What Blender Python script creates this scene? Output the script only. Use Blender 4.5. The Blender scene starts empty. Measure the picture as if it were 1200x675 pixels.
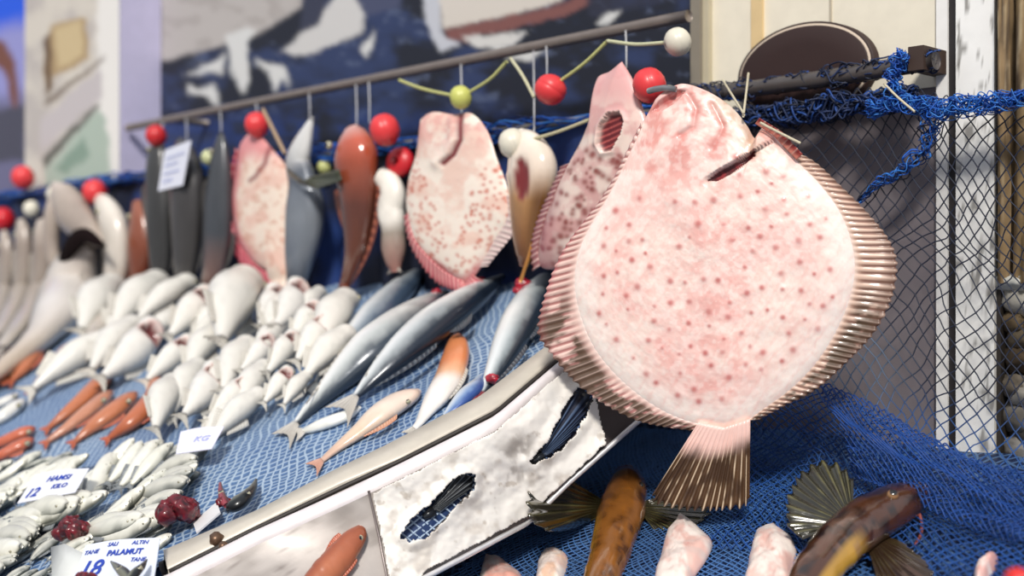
import bpy, math, random
import numpy as np
from mathutils import Vector, Matrix
random.seed(7)
S = bpy.context.scene
COL = S.collection
# ---------------------------------------------------------------- camera, light, exposure
CAM = np.array([0.0, 0.0, 1.35])
F = 1500.0
cd = bpy.data.cameras.new('camera'); cam = bpy.data.objects.new('camera', cd); COL.objects.link(cam)
cam.location = CAM; cam.rotation_euler = (math.pi/2, 0, 0)
cd.sensor_width = 36; cd.lens = 36*F/1200; cd.clip_start = .02
cd.dof.use_dof = True; cd.dof.focus_distance = 1.31; cd.dof.aperture_fstop = 3.0
S.camera = cam
S.view_settings.view_transform = 'Standard'; S.view_settings.look = 'None'
S.view_settings.gamma = 1; S.view_settings.use_curve_mapping = False
S.view_settings.exposure = 0.06
w = bpy.data.worlds.new('world'); S.world = w; w.use_nodes = True
wn = w.node_tree.nodes; wl = w.node_tree.links
bg = wn['Background']; bg.inputs[1].default_value = 0.66
tc = wn.new('ShaderNodeTexCoord'); sp = wn.new('ShaderNodeSeparateXYZ'); cr = wn.new('ShaderNodeValToRGB')
wl.new(tc.outputs['Generated'], sp.inputs[0]); wl.new(sp.outputs[2], cr.inputs[0]); wl.new(cr.outputs[0], bg.inputs[0])
cr.color_ramp.elements[0].position = 0.0; cr.color_ramp.elements[0].color = (.42, .43, .47, 1)
cr.color_ramp.elements[1].position = .7; cr.color_ramp.elements[1].color = (.90, .96, 1.08, 1)
def sun(name, rot, strength, angle, color):
    l = bpy.data.lights.new(name, 'SUN'); o = bpy.data.objects.new(name, l); COL.objects.link(o)
    l.energy = strength; l.angle = math.radians(angle); l.color = color
    o.rotation_euler = [math.radians(a) for a in rot]; o.location = (0, -1, 4)
sun('sun', (52, -8, 0), 3.1, 9, (1, .95, .88))

# ---------------------------------------------------------------- helpers
def lin(c):
    c = np.asarray(c, float)/255.0
    return np.where(c <= .04045, c/12.92, ((c+.055)/1.055)**2.4)
def ray(px, py): return np.array([(px-600)/F, 1.0, -(py-337.5)/F])
def at(px, py, d): return CAM + ray(px, py)*d
K = .96                                            # wall line: x + K*y = c
NW = np.array([-1, -K, 0])/math.hypot(1, K)        # wall normal, towards the viewer
DW = np.array([-K, 1, 0])/math.hypot(1, K)         # along the wall, away
def onC(px, py, c, h=0):
    r = ray(px, py); return CAM + r*(c/(r[0]+K)) + NW*h
class Slope:                                       # a table top sloping down from the wall
    def __init__(s, t, k):
        s.t, s.k = t, k; n = np.array([-t, -K*t, 1.9216]); s.n = n/np.linalg.norm(n)
    def z(s, c): return CAM[2] + (s.t*c - s.k)/1.9216
    def on(s, px, py, h=0):
        r = ray(px, py); d = s.k/(s.t*(r[0]+K) - 1.9216*r[2])
        p = CAM + r*d
        if h:                                      # lifted by h, still on the same sight line
            d2 = d + h/np.dot(r, s.n); p = CAM + r*d2
        return p
T1 = Slope(.70, 1.152); T2 = Slope(.50, 1.225)
def cq(c, q, z): # c, q wall coordinates -> world
    den = 1+K*K
    return np.array([(c + K*q)/den, (K*c - q)/den, z])
def CQ(p): return p[0]+K*p[1], K*p[0]-p[1]

def hash2(i, j, s):
    h = np.sin(i*127.1 + j*311.7 + s*74.7)*43758.5453
    return h - np.floor(h)
def vn(x, y, s=0):
    x = np.asarray(x, float); y = np.asarray(y, float)
    i = np.floor(x); j = np.floor(y); f = x-i; g = y-j; f = f*f*(3-2*f); g = g*g*(3-2*g)
    return (hash2(i, j, s)*(1-f)+hash2(i+1, j, s)*f)*(1-g) + (hash2(i, j+1, s)*(1-f)+hash2(i+1, j+1, s)*f)*g
def fbm(x, y, s=0, o=4):
    r = 0; a = .5; x = np.asarray(x, float); y = np.asarray(y, float)
    for k in range(o): r = r + a*vn(x*2**k, y*2**k, s+k*13); a *= .5
    return r/(1-.5**o)
def mix(a, b, t):
    t = np.clip(np.asarray(t, float), 0, 1)[..., None]
    return np.asarray(a, float)*(1-t) + np.asarray(b, float)*t
def sst(a, b, x):
    t = np.clip((np.asarray(x, float)-a)/(b-a), 0, 1); return t*t*(3-2*t)
def spline(pts, n):
    """Catmull-Rom through rows of pts, n samples, even in chord length"""
    p = np.asarray(pts, float); m = len(p)
    d = np.r_[0, np.cumsum(np.linalg.norm(np.diff(p[:, :2], axis=0), axis=1)+1e-9)]
    u = np.linspace(0, d[-1], n); out = np.empty((n, p.shape[1]))
    tg = np.empty_like(p)
    for i in range(m):
        a, b = max(i-1, 0), min(i+1, m-1); tg[i] = (p[b]-p[a])/(d[b]-d[a])
    for k, x in enumerate(u):
        i = min(np.searchsorted(d, x, 'right')-1, m-2); i = max(i, 0)
        h = d[i+1]-d[i]; t = (x-d[i])/h
        out[k] = (2*t**3-3*t*t+1)*p[i] + (t**3-2*t*t+t)*h*tg[i] + (-2*t**3+3*t*t)*p[i+1] + (t**3-t*t)*h*tg[i+1]
    return out
def resample(pts, n):
    p = np.asarray(pts, float); d = np.r_[0, np.cumsum(np.linalg.norm(np.diff(p, axis=0), axis=1))]
    u = np.linspace(0, d[-1], n); return np.stack([np.interp(u, d, p[:, k]) for k in range(p.shape[1])], 1)
def inpoly(x, y, poly):
    x = np.asarray(x, float); y = np.asarray(y, float); r = np.zeros(x.shape, bool); n = len(poly)
    for i in range(n):
        x1, y1 = poly[i]; x2, y2 = poly[(i+1) % n]
        if y1 == y2: continue
        r ^= ((y1 > y) != (y2 > y)) & (x < (x2-x1)*(y-y1)/(y2-y1)+x1)
    return r
def dpoly(x, y, pl):
    x = np.asarray(x, float); y = np.asarray(y, float); best = np.full(x.shape, 1e9)
    for (x1, y1), (x2, y2) in zip(pl[:-1], pl[1:]):
        dx, dy = x2-x1, y2-y1; t = np.clip(((x-x1)*dx+(y-y1)*dy)/(dx*dx+dy*dy+1e-12), 0, 1)
        best = np.minimum(best, np.hypot(x-x1-t*dx, y-y1-t*dy))
    return best

# ---------------------------------------------------------------- materials
MATS = {}
def vmat(name, rough=.4, coat=0, bump=0, bscale=60, spec=.5, metal=0, trans=0, sss=0, var=.0):
    """colour comes from the mesh's own colour attribute, varied by procedural noise"""
    if name in MATS: return MATS[name]
    m = bpy.data.materials.new(name); m.use_nodes = True; n = m.node_tree.nodes; l = m.node_tree.links
    b = n['Principled BSDF']; a = n.new('ShaderNodeAttribute'); a.attribute_name = 'Col'
    b.inputs['Roughness'].default_value = rough; b.inputs['Specular IOR Level'].default_value = spec
    b.inputs['Coat Weight'].default_value = coat; b.inputs['Coat Roughness'].default_value = .12
    b.inputs['Metallic'].default_value = metal
    if sss:
        b.inputs['Subsurface Weight'].default_value = sss; b.inputs['Subsurface Radius'].default_value = (.01, .004, .003)
        b.inputs['Subsurface Scale'].default_value = .3
    t = n.new('ShaderNodeTexCoord'); nz = n.new('ShaderNodeTexNoise'); nz.inputs['Scale'].default_value = bscale
    nz.inputs['Detail'].default_value = 4; l.new(t.outputs['Object'], nz.inputs['Vector'])
    if var:
        mx = n.new('ShaderNodeMix'); mx.data_type = 'RGBA'; mx.blend_type = 'MULTIPLY'; mx.inputs[0].default_value = 1
        rp = n.new('ShaderNodeValToRGB'); rp.color_ramp.elements[0].position = .3; rp.color_ramp.elements[1].position = .65
        rp.color_ramp.elements[0].color = (1-var, 1-var, 1-var, 1)
        l.new(nz.outputs['Fac'], rp.inputs[0]); l.new(a.outputs['Color'], mx.inputs[6]); l.new(rp.outputs[0], mx.inputs[7]); l.new(mx.outputs[2], b.inputs['Base Color'])
    else: l.new(a.outputs['Color'], b.inputs['Base Color'])
    if bump:
        bp = n.new('ShaderNodeBump'); bp.inputs['Strength'].default_value = bump; bp.inputs['Distance'].default_value = .002
        l.new(nz.outputs['Fac'], bp.inputs['Height']); l.new(bp.outputs[0], b.inputs['Normal'])
    if trans: b.inputs['Transmission Weight'].default_value = trans
    MATS[name] = m; return m
FISH = vmat('wet fish skin', .32, .35, .25, 90)
WHITE = vmat('pale fish belly', .36, .25, .25, 60)
SILV = vmat('silver fish skin', .3, .25, .15, 120, metal=.15)
TURB = vmat('turbot skin', .42, .18, .10, 220, sss=.1)
FIN = vmat('fin membrane', .4, .3, .2, 120)
SLIME = vmat('slimy gurnard skin', .16, .9, .3, 70)
GILL = vmat('raw gill', .3, .35, .6, 200)
DARK = vmat('dark hollow', .9, 0, .2, 60, spec=.1)
PLAST = vmat('moulded plastic', .42, .1, .06, 60, var=.06)
CORD = vmat('twisted cord', .8, 0, .5, 400, var=.2)
NETM = vmat('nylon net twine', .55, 0, 0)
STEEL = vmat('dull stainless steel', .38, 0, .15, 60, metal=.55, var=.12)
PAINT = vmat('painted surface', .6, 0, .2, 40, var=.06)
BOARD = vmat('printed mural board', .65, 0, .1, 30)
WOOD = vmat('weathered wood', .75, 0, .6, 40, var=.3)
STONE = vmat('rough stone', .9, 0, .8, 30, var=.2)
PAPER = vmat('paper card', .6, .1, .05, 40)
INK = vmat('blue marker ink', .6)
SHEET = vmat('crumpled white plastic', .45, .1, .35, 22, var=.05)
GROUND = vmat('concrete', .85, 0, .3, 12, var=.15)

# ---------------------------------------------------------------- mesh building
class MB:
    def __init__(s): s.v = []; s.f = []; s.c = []; s.n = 0
    def add(s, v, f, c):
        v = np.asarray(v, float).reshape(-1, 3); c = np.asarray(c, float)
        if c.ndim == 1: c = np.tile(c, (len(v), 1))
        s.v.append(v); s.c.append(c); k = s.n
        s.f.extend([tuple(i+k for i in q) for q in f]); s.n += len(v); return s
    def grid(s, P, C, wu=False, wv=False):
        nu, nv = P.shape[:2]; f = []
        for i in range(nu-1+wu):
            for j in range(nv-1+wv):
                i2, j2 = (i+1) % nu, (j+1) % nv; f.append((i*nv+j, i2*nv+j, i2*nv+j2, i*nv+j2))
        C = np.asarray(C, float)
        if C.ndim == 1: C = np.tile(C, (nu*nv, 1))
        return s.add(P.reshape(-1, 3), f, C.reshape(-1, 3))
    def tube(s, path, r, c, k=6, caps=True):
        p = np.asarray(path, float); n = len(p); r = np.broadcast_to(np.asarray(r, float), (n,))
        t = np.gradient(p, axis=0); t /= np.linalg.norm(t, axis=1)[:, None]+1e-12
        up = np.array([0, 0, 1.]) if abs(t[0][2]) < .9 else np.array([1., 0, 0])
        R = np.empty((n, k, 3)); a0 = np.cross(t[0], up)
        for i in range(n):
            a0 = a0 - t[i]*np.dot(a0, t[i]); a0 /= np.linalg.norm(a0)+1e-12; b0 = np.cross(t[i], a0)
            for j in range(k):
                an = 2*math.pi*j/k; R[i, j] = p[i] + r[i]*(math.cos(an)*a0 + math.sin(an)*b0)
        c = np.asarray(c, float); cc = c if c.ndim == 1 else np.repeat(c, k, 0)
        base = s.n; s.grid(R, cc, wv=True)
        if caps: s.f.append(tuple(base+j for j in range(k))[::-1]); s.f.append(tuple(base+(n-1)*k+j for j in range(k)))
        return s
    def hexa(s, p8, c):
        """p8: bottom 4 then top 4, both in the same turning sense"""
        return s.add(p8, [(3,2,1,0),(4,5,6,7),(0,1,5,4),(1,2,6,5),(2,3,7,6),(3,0,4,7)], c)
    def blob(s, cen, rad, c, nu=14, nv=20, noise=0, seed=0, axes=None):
        th = np.linspace(1e-3, math.pi-1e-3, nu); ph = np.linspace(0, 2*math.pi, nv, endpoint=False)
        T, Ph = np.meshgrid(th, ph, indexing='ij'); d = np.stack([np.sin(T)*np.cos(Ph), np.sin(T)*np.sin(Ph), np.cos(T)], -1)
        k = 1 + noise*(fbm(d[..., 0]*2.3+seed+9, d[..., 1]*2.3+d[..., 2]*1.7+9, seed)-.5)*2
        rad = np.broadcast_to(np.asarray(rad, float), (3,)); q = d*rad*k[..., None]
        if axes is not None: q = q @ np.asarray(axes)
        C = c(d, k) if callable(c) else c
        return s.grid(q+cen, C, wv=True)
    def mesh(s, name, m, smooth=True, off=(0, 0, 0)):
        me = bpy.data.meshes.new(name); v = np.concatenate(s.v)-np.asarray(off)
        me.from_pydata([tuple(x) for x in v], [], s.f)
        a = me.attributes.new('Col', 'FLOAT_COLOR', 'POINT')
        c = np.concatenate(s.c); a.data.foreach_set('color', np.c_[c, np.ones(len(c))].astype(np.float32).ravel())
        me.materials.append(m); me.polygons.foreach_set('use_smooth', [smooth]*len(me.polygons)); me.update(); return me
    def build(s, name, m, parent=None, smooth=True, off=None):
        if off is None: off = parent['_o'] if parent is not None and '_o' in parent else (0, 0, 0)
        me = s.mesh(name, m, smooth, off)
        o = bpy.data.objects.new(name, me); COL.objects.link(o)
        if parent is not None: o.parent = parent
        return o
ORG = {}
def thing(name, loc, label, cat, group=None):
    o = bpy.data.objects.new(name, None); COL.objects.link(o); o.location = tuple(loc); o.empty_display_size = .02
    o['label'] = label; o['category'] = cat
    if group: o['group'] = group
    ORG[o.name] = np.array(loc, float); return o
def part(mb, name, m, root, smooth=True):
    me = mb.mesh(name, m, smooth, ORG[root.name]); o = bpy.data.objects.new(name, me); COL.objects.link(o); o.parent = root
    if name == 'eye':                                # the eyes belong to the body, one level down
        for ch in root.children:
            if ch.name.split('.')[0] in ('body', 'upper_jaw'): o.parent = ch
    return o
def sub(mb, name, m, root, par, smooth=True):
    o = part(mb, name, m, root, smooth); o.parent = par; return o
def struct(mb, name, m, smooth=False):
    o = mb.build(name, m, None, smooth); o['kind'] = 'structure'; return o
def single(mb, name, m, label, cat, group=None, smooth=True):
    o = mb.build(name, m, None, smooth); o['label'] = label; o['category'] = cat
    if group: o['group'] = group
    return o
def wallbox(mb, q0, q1, c0, c1, z0, z1, col):
    """box in wall coordinates"""
    mb.hexa([cq(c0,q0,z0),cq(c0,q1,z0),cq(c1,q1,z0),cq(c1,q0,z0),cq(c0,q0,z1),cq(c0,q1,z1),cq(c1,q1,z1),cq(c1,q0,z1)], col)
def qof(px, c): return CQ(onC(px, 337.5, c))[1]
def zof(px, py, c): return onC(px, py, c)[2]
# ================================================================ SETTING
WC = 1.80
m = MB(); m.hexa([(-6,-2,-.05),(3,-2,-.05),(3,6,-.05),(-6,6,-.05),(-6,-2,0),(3,-2,0),(3,6,0),(-6,6,0)], lin((120,118,115)))
struct(m, 'floor', GROUND)
m = MB(); wallbox(m, -6, qof(815, WC), WC+.012, WC+.15, 0, 2.6, lin((60,66,84)))
struct(m, 'wall_back', PAINT)
# cream upper / grey lower wall right of the post
q0, q1 = qof(829, WC), qof(1113, WC)
zs = zof(960, 118, WC)
m = MB(); wallbox(m, q0, q1, WC, WC+.12, zs, 2.6, lin((240,232,212))); struct(m, 'wall_right_upper', PAINT)
m = MB(); wallbox(m, q0, q1, WC+.004, WC+.12, 0, zs, lin((128,120,124))); struct(m, 'wall_right_lower', PAINT)
m = MB(); wallbox(m, qof(1095,WC), qof(1120,WC), WC+.02, WC+.03, 0, 2.6, lin((50,42,40))); struct(m, 'trim_5', PAINT)
def strip(n, a, b, c0, c1, col, mat=PAINT, z0=0):
    m = MB(); wallbox(m, qof(a, c0), qof(b, c0), c0, c1, z0, 2.6, lin(col)); return struct(m, n, mat)
strip('trim_1', 809, 820, WC-.02, WC+.02, (140,132,118)); strip('trim_2', 820, 830, WC-.012, WC+.02, (196,186,160))
strip('trim_3', 880, 893, WC-.006, WC+.01, (226,198,148), z0=zs)
strip('trim_4', 972, 974, WC-.003, WC+.01, (190,180,160), z0=zs)
strip('trim_6', 1097, 1110, WC-.006, WC+.02, (246,244,240)); strip('trim_7', 1110, 1120, WC-.001, WC+.02, (38,34,36))
# white speckled pillar board
a, b = qof(1120, WC-.008), qof(1165, WC-.008); z0, z1 = .0, 2.2
nu, nv = 24, 260; Q = np.linspace(a, b, nu); Zs = np.linspace(z0, z1, nv)
P = np.array([[cq(WC-.008, q, z) for z in Zs] for q in Q]); G, H = np.meshgrid(Q*60, Zs*60, indexing='ij')
spk = fbm(G*1.3, H*.8, 3); spk2 = vn(G*5, H*4, 8)
C = mix(lin((252,251,247)), lin((120,116,110)), sst(.60, .70, spk)*.8 + (spk2 > .90)*.6)
m = MB(); m.grid(P, C); wallbox(m, a, b, WC-.0075, WC+.03, 0, 2.6, lin((225,222,215))); struct(m, 'trim_8', PAINT)
strip('trim_9', 1165, 1173, WC-.001, WC+.04, (48,42,36))
# weathered posts and rubble wall at the right edge
for k, (x0, x1, col) in enumerate([(1173, 1188, (150,124,88)), (1193, 1225, (158,132,92))]):
    a, b = qof(x0, WC), qof(x1, WC); zb = zof(1195, 332, WC); Q = np.linspace(a, b, 10); Zs = np.linspace(zb, 2.4, 140)
    G, H = np.meshgrid(np.linspace(0, 6, 10), Zs*9, indexing='ij'); nz = fbm(G, H, 5+k)
    P = np.array([[cq(WC-.01-.012*math.sin(math.pi*i/9), q, z) for z in Zs] for i, q in enumerate(Q)])
    P = P + NW*(nz[..., None]-.5)*.012
    C = mix(lin(col), lin((74,58,42)), sst(.45, .75, nz)); C = mix(C, lin((206,186,150)), sst(.6, .8, fbm(G*2, H*2, 9+k))*.7)
    m = MB(); m.grid(P, C); wallbox(m, a, b, WC, WC+.05, zb, 2.4, lin(col))
    t = single(m, 'wooden_post', WOOD, ['narrow weathered wooden post right beside the white speckled board', 'wide weathered wooden post at the right edge of the photo'][k], 'post', None)
m = MB(); wallbox(m, qof(1165, WC+.06), qof(1320, WC+.06), WC+.06, WC+.2, 0, 2.6, lin((66,58,48))); struct(m, 'wall_side', STONE)
st = [(1186,330,15,11,(206,206,198)),(1200,322,14,12,(190,192,190)),(1196,352,16,18,(216,210,196)),(1184,378,10,10,(110,92,66)),(1200,395,14,16,(120,106,84)),(1190,420,12,14,(86,70,50)),(1184,452,10,12,(116,106,92)),(1200,460,13,15,(176,170,158)),(1190,490,11,16,(132,126,116)),(1202,505,12,14,(96,90,84)),(1188,525,10,12,(150,146,140))]
lb = ['pale rounded stone highest beside the white board','grey rounded stone at the right edge, top of the heap','large cream stone below the two topmost stones','small brown stone under the cream stone','brown lump of stone at the right edge','dark brown stone in the middle of the stone column','small grey-brown stone beside the board foot','light grey stone at the right edge, low down','grey stone low beside the white board','dark grey stone at the right edge, lowest','grey lowest stone just above the blue net']
for k, (x, y, rx, ry, col) in enumerate(st):
    p = onC(x, y, WC+.02); s_ = 1.36/F
    m = MB(); n0 = lin(col)
    m.blob(p, (rx*s_*1.3, .034, ry*s_*1.2), lambda d, kk: mix(n0*.7, n0*1.15, sst(.8, 1.2, kk)), 14, 20, .35, k+2)
    single(m, 'wall_stone', STONE, lb[k], 'stone')

# ---- painted mural behind the fish
def soft(x, y, poly, wob=4, s=0):
    dx = (fbm(x*.06, y*.06, s)-.5)*2*wob; dy = (fbm(x*.06, y*.06, s+5)-.5)*2*wob
    return sum(inpoly(x+dx+3.5*math.cos(k), y+dy+3.5*math.sin(k), poly).astype(float)*.1 + inpoly(x+dx+1.5*math.cos(k), y+dy+1.5*math.sin(k), poly)*.1 for k in (0,1.257,2.513,3.77,5.03))
X, Y = np.meshgrid(np.linspace(188, 809, 250), np.linspace(-30, 318, 140), indexing='ij')
n1 = fbm(X*.02, Y*.03, 1); n2 = fbm(X*.05, Y*.08, 2)
C = mix(lin((26,30,44)), lin((44,58,96)), sst(.4, .7, n1)); C = mix(C, lin((96,108,138)), sst(.62, .8, n2)*.5)
C = mix(C, lin((34,58,118)), sst(115, 150, Y)*sst(.35, .6, n2)*.7)
def lay(poly, col, wob=5, s=0, a=1.): 
    global C; C = mix(C, lin(col), soft(X, Y, poly, wob, s)*a)
lay([(188,-40),(360,-40),(352,8),(300,42),(240,58),(188,72)], (184,178,174), 3, 1)
C = mix(C, lin((158,150,146)), soft(X, Y, [(188,-40),(360,-40),(352,8),(300,42),(188,72)], 3, 1)*sst(.5,.7,n2)*.5)
lay([(330,62),(360,30),(395,-5),(430,-10),(425,40),(380,58),(345,66)], (206,204,202), 4, 2)
lay([(395,-40),(480,-40),(470,10),(430,20)], (70,76,104), 5, 2)
lay([(360,-30),(395,-30),(372,30),(350,38)], (52,56,76), 4, 3)
for pl in ([(215,88),(250,72),(262,60),(262,88),(245,84)], [(262,42),(285,30),(300,36),(290,52),(292,95),(286,112),(272,88)],
           [(218,98),(232,105),(250,96),(256,125),(246,122),(238,112),(222,110)], [(300,72),(330,75),(342,104),(330,92),(320,108),(312,84)],
           [(420,60),(440,36),(436,58),(428,66)], [(700,30),(712,12),(730,10),(716,26)], [(570,52),(640,58),(620,72),(590,66)]):
    lay(pl, (214,214,212), 5, 4)
lay([(490,-40),(515,-40),(520,40),(540,55),(516,60),(500,30)], (196,198,206), 4, 6)
lay([(510,-40),(690,-40),(660,2),(600,18),(520,34)], (214,206,196), 3, 7)
lay([(525,34),(600,18),(660,4),(690,-8),(692,6),(650,22),(590,36),(545,48),(525,46)], (128,82,78), 5, 8)
lay([(540,44),(620,38),(600,52),(560,58)], (214,212,208), 5, 9)
lay([(690,-40),(812,-40),(812,-4),(730,12),(690,20)], (46,48,66), 4, 9, .7)
P = np.array([[onC(X[i,j], Y[i,j], WC) for j in range(X.shape[1])] for i in range(X.shape[0])])
rt = thing('mural_panel', onC(500, 300, WC), 'large dark blue painted mural of pale boats and spray behind the hanging fish', 'mural')
P[..., 2] = np.maximum(P[..., 2], T1.z(WC)+.005); m = MB(); m.grid(P, C); part(m, 'painted_face', BOARD, rt)
m = MB(); wallbox(m, qof(188,WC), qof(809,WC), WC+.001, WC+.011, T1.z(WC)+.005, zof(500,-30,WC)+.05, lin((60,60,66))); part(m, 'backing_board', PAINT, rt, False)
# ---- pillar with a painted house front
PC = 1.674
X, Y = np.meshgrid(np.linspace(29, 140, 110), np.linspace(-30, 300, 150), indexing='ij')
n1 = fbm(X*.03, Y*.03, 11); n2 = fbm(X*.09, Y*.09, 12)
C = mix(lin((214,206,194)), lin((190,182,176)), sst(.4, .7, n1))
C = mix(C, lin((236,232,226)), sst(112, 122, X+n2*8))
lay([(58,30),(100,18),(104,70),(62,92),(54,110),(52,60)], (176,150,112), 4, 1)
lay([(64,34),(96,24),(98,64),(66,82)], (206,184,142), 4, 2); lay([(50,45),(58,38),(60,105),(54,115)], (96,72,52), 3, 2)
lay([(54,116),(124,64),(122,70),(52,126)], (120,104,92), 3, 3); lay([(48,140),(118,78),(122,112),(50,176)], (198,190,190), 4, 3)
lay([(48,186),(118,118),(116,128),(52,200)], (96,96,88), 4, 4); lay([(52,200),(116,128),(124,140),(130,206),(54,240)], (176,190,176), 4, 5)
lay([(62,200),(100,160),(104,180),(80,206)], (136,158,142), 4, 6)
P = np.array([[onC(X[i,j], Y[i,j], PC) for j in range(X.shape[1])] for i in range(X.shape[0])])
rt = thing('painted_column', cq(PC, qof(85,PC), 0), 'square column painted with a house front and window left of the mural', 'column')
m = MB(); m.grid(P, C); part(m, 'painted_face', BOARD, rt)
m = MB(); wallbox(m, qof(29.5,PC), qof(140,PC), PC+.002, WC+.012, T1.z(PC)+.06, 2.6, lin((196,192,222))); part(m, 'column_body', PAINT, rt, False)
# ---- blue picture at the far left
X, Y = np.meshgrid(np.linspace(-140, 34, 70), np.linspace(-40, 300, 120), indexing='ij'); n1 = fbm(X*.03, Y*.03, 21)
C = mix(lin((30,90,226)), lin((150,150,206)), sst(28, 60, Y+n1*20+X*.3)); C = mix(C, lin((110,108,140)), sst(105, 135, Y+n1*14))
lay([(-10,45),(4,48),(16,72),(22,110),(20,126),(12,126),(8,90),(-10,70)], (120,74,62), 4, 2); lay([(-20,130),(30,124),(30,190),(-20,190)], (62,62,70), 5, 3, .8)
P = np.array([[onC(X[i,j], Y[i,j], WC) for j in range(X.shape[1])] for i in range(X.shape[0])])
rt = thing('painted_sky_panel', onC(0, 290, WC), 'bright blue painted panel beyond the pillar at the far left', 'mural')
m = MB(); m.grid(P, C); part(m, 'painted_face', BOARD, rt)
m = MB(); wallbox(m, qof(-140,WC), qof(34,WC), WC+.001, WC+.011, zof(0,300,WC), zof(0,-40,WC), lin((60,60,66))); part(m, 'backing_board', PAINT, rt, False)

# ---- oval sign
oc = onC(943, 84, WC-.012)
sc_ = oc[1]/F
rt = thing('oval_sign', oc, 'dark brown oval plaque with a cream rim on the cream wall', 'sign')
def oval(rx, ry, h0, h1, col, name):
    m = MB(); n = 64; ring = lambda r, h: np.array([oc + (-DW)*math.cos(a)*rx*r + np.array([0,0,1.])*math.sin(a)*ry*r + NW*h for a in np.linspace(0, 2*math.pi, n, endpoint=False)])
    R = np.stack([ring(1, h0), ring(1, h1), ring(.985, h1+.0006), ring(.6, h1+.0008), ring(.02, h1+.0008)]); m.grid(R, lin(col), wv=True)
    return part(m, name, PAINT, rt)
wf = 68*sc_*1.386*.985
oval(wf, 57*sc_, -.01, .004, (52,34,30), 'plaque'); oval(wf*.965, 54.5*sc_, 0, .0046, (214,196,176), 'rim_line'); oval(wf*.935, 52*sc_, 0, .0058, (50,30,27), 'plaque_face')

# ================================================================ RAILS
RC = 1.69
def railpts(pts, c): return np.array([onC(x, y, c) for x, y in pts])
m = MB(); m.tube(resample(railpts([(150,150),(807,18.6)], RC), 40), .0075, lin((150,138,130)), 12)
rt = thing('rail', onC(500, 79, RC), 'long grey metal rail running above the floats and hanging fish', 'rail')
part(m, 'pipe', STEEL, rt)
for x in (200,):
    y = 150-(x-150)*138/690; p = onC(x, y, RC); m = MB(); m.tube(np.array([p, p-NW*.08]), .006, lin((120,112,106)), 8); part(m, 'wall_bracket', STEEL, rt)
LC = 1.72
m = MB(); m.tube(resample(np.array([onC(-60, 306, LC), onC(640, 288, LC)]), 40), .008, lin((176,170,166)), 10)
single(m, 'lower_bar', STEEL, 'pale grey bar along the wall foot just above the netted counter', 'rail')
# blue net rolled on a bar behind the floats
def bundle(path, R, n, r, cols, seed, seg=140, freq=1.):
    rs = random.Random(seed); m = MB(); P = resample(np.asarray(path, float), seg)
    t = np.gradient(P, axis=0); t /= np.linalg.norm(t, axis=1)[:, None]
    a = np.cross(t, [0,0,1.]); a /= np.linalg.norm(a, axis=1)[:, None]+1e-9; b = np.cross(t, a)
    u = np.arange(seg)*.16*freq
    for k in range(n):
        s1, s2 = rs.random()*90, rs.random()*90
        A = (vn(u*rs.uniform(.7,1.6)+s1, 0*u+s2, k)-.5)*2; B = (vn(u*rs.uniform(.7,1.6)+s2, 0*u+s1, k+50)-.5)*2
        RR = R(np.linspace(0,1,seg)) if callable(R) else R
        m.tube(P + a*(A*RR)[:, None] + b*(B*RR)[:, None], r, lin(rs.choice(cols)), 3, False)
    return m
BL = [(24,84,178),(30,98,196),(16,62,140),(52,122,206)]
MC = 1.635
rt = thing('net_roll', onC(400, 184, MC), 'blue fishing net rolled along a bar behind the floats', 'net')
pp = [onC(x, y, MC) for x, y in ((-60,240),(60,222),(180,205),(420,176),(600,151),(805,124))]
m = MB(); m.tube(resample(pp, 40), .005, lin((150,146,140)), 8); part(m, 'bar', STEEL, rt)
part(bundle(pp, lambda u: .006+.014*vn(u*14, u*0, 3), 26, .0013, BL+[(20,40,90)], 5, 220), 'rolled_net', NETM, rt)

# dark blue netting sheet that hangs from the bar down to the counter
U = np.linspace(0, 1, 160); V = np.linspace(0, 1, 14); top = resample(np.array(pp), 160)
P = np.zeros((160, 14, 3)); C = np.zeros((160, 14, 3))
for i in range(160):
    for j in range(14):
        z0 = T1.z(1.66); a = top[i]; P[i, j] = [a[0], a[1], a[2]*(1-V[j])+(z0-.01)*V[j]]; P[i, j] += NW*(.010*math.sin(U[i]*150+3*fbm(U[i]*20, V[j]*2, 4))*(.3+V[j])-.012)
    C[i] = mix(lin((22,28,50)), lin((34,62,124)), sst(.45,.75,fbm(U[i]*26+0*V, V*3, 6)))
m = MB(); m.grid(P, C); m.grid(P-NW*.002, C); part(m, 'hanging_sheet', PAINT, rt)
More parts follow.
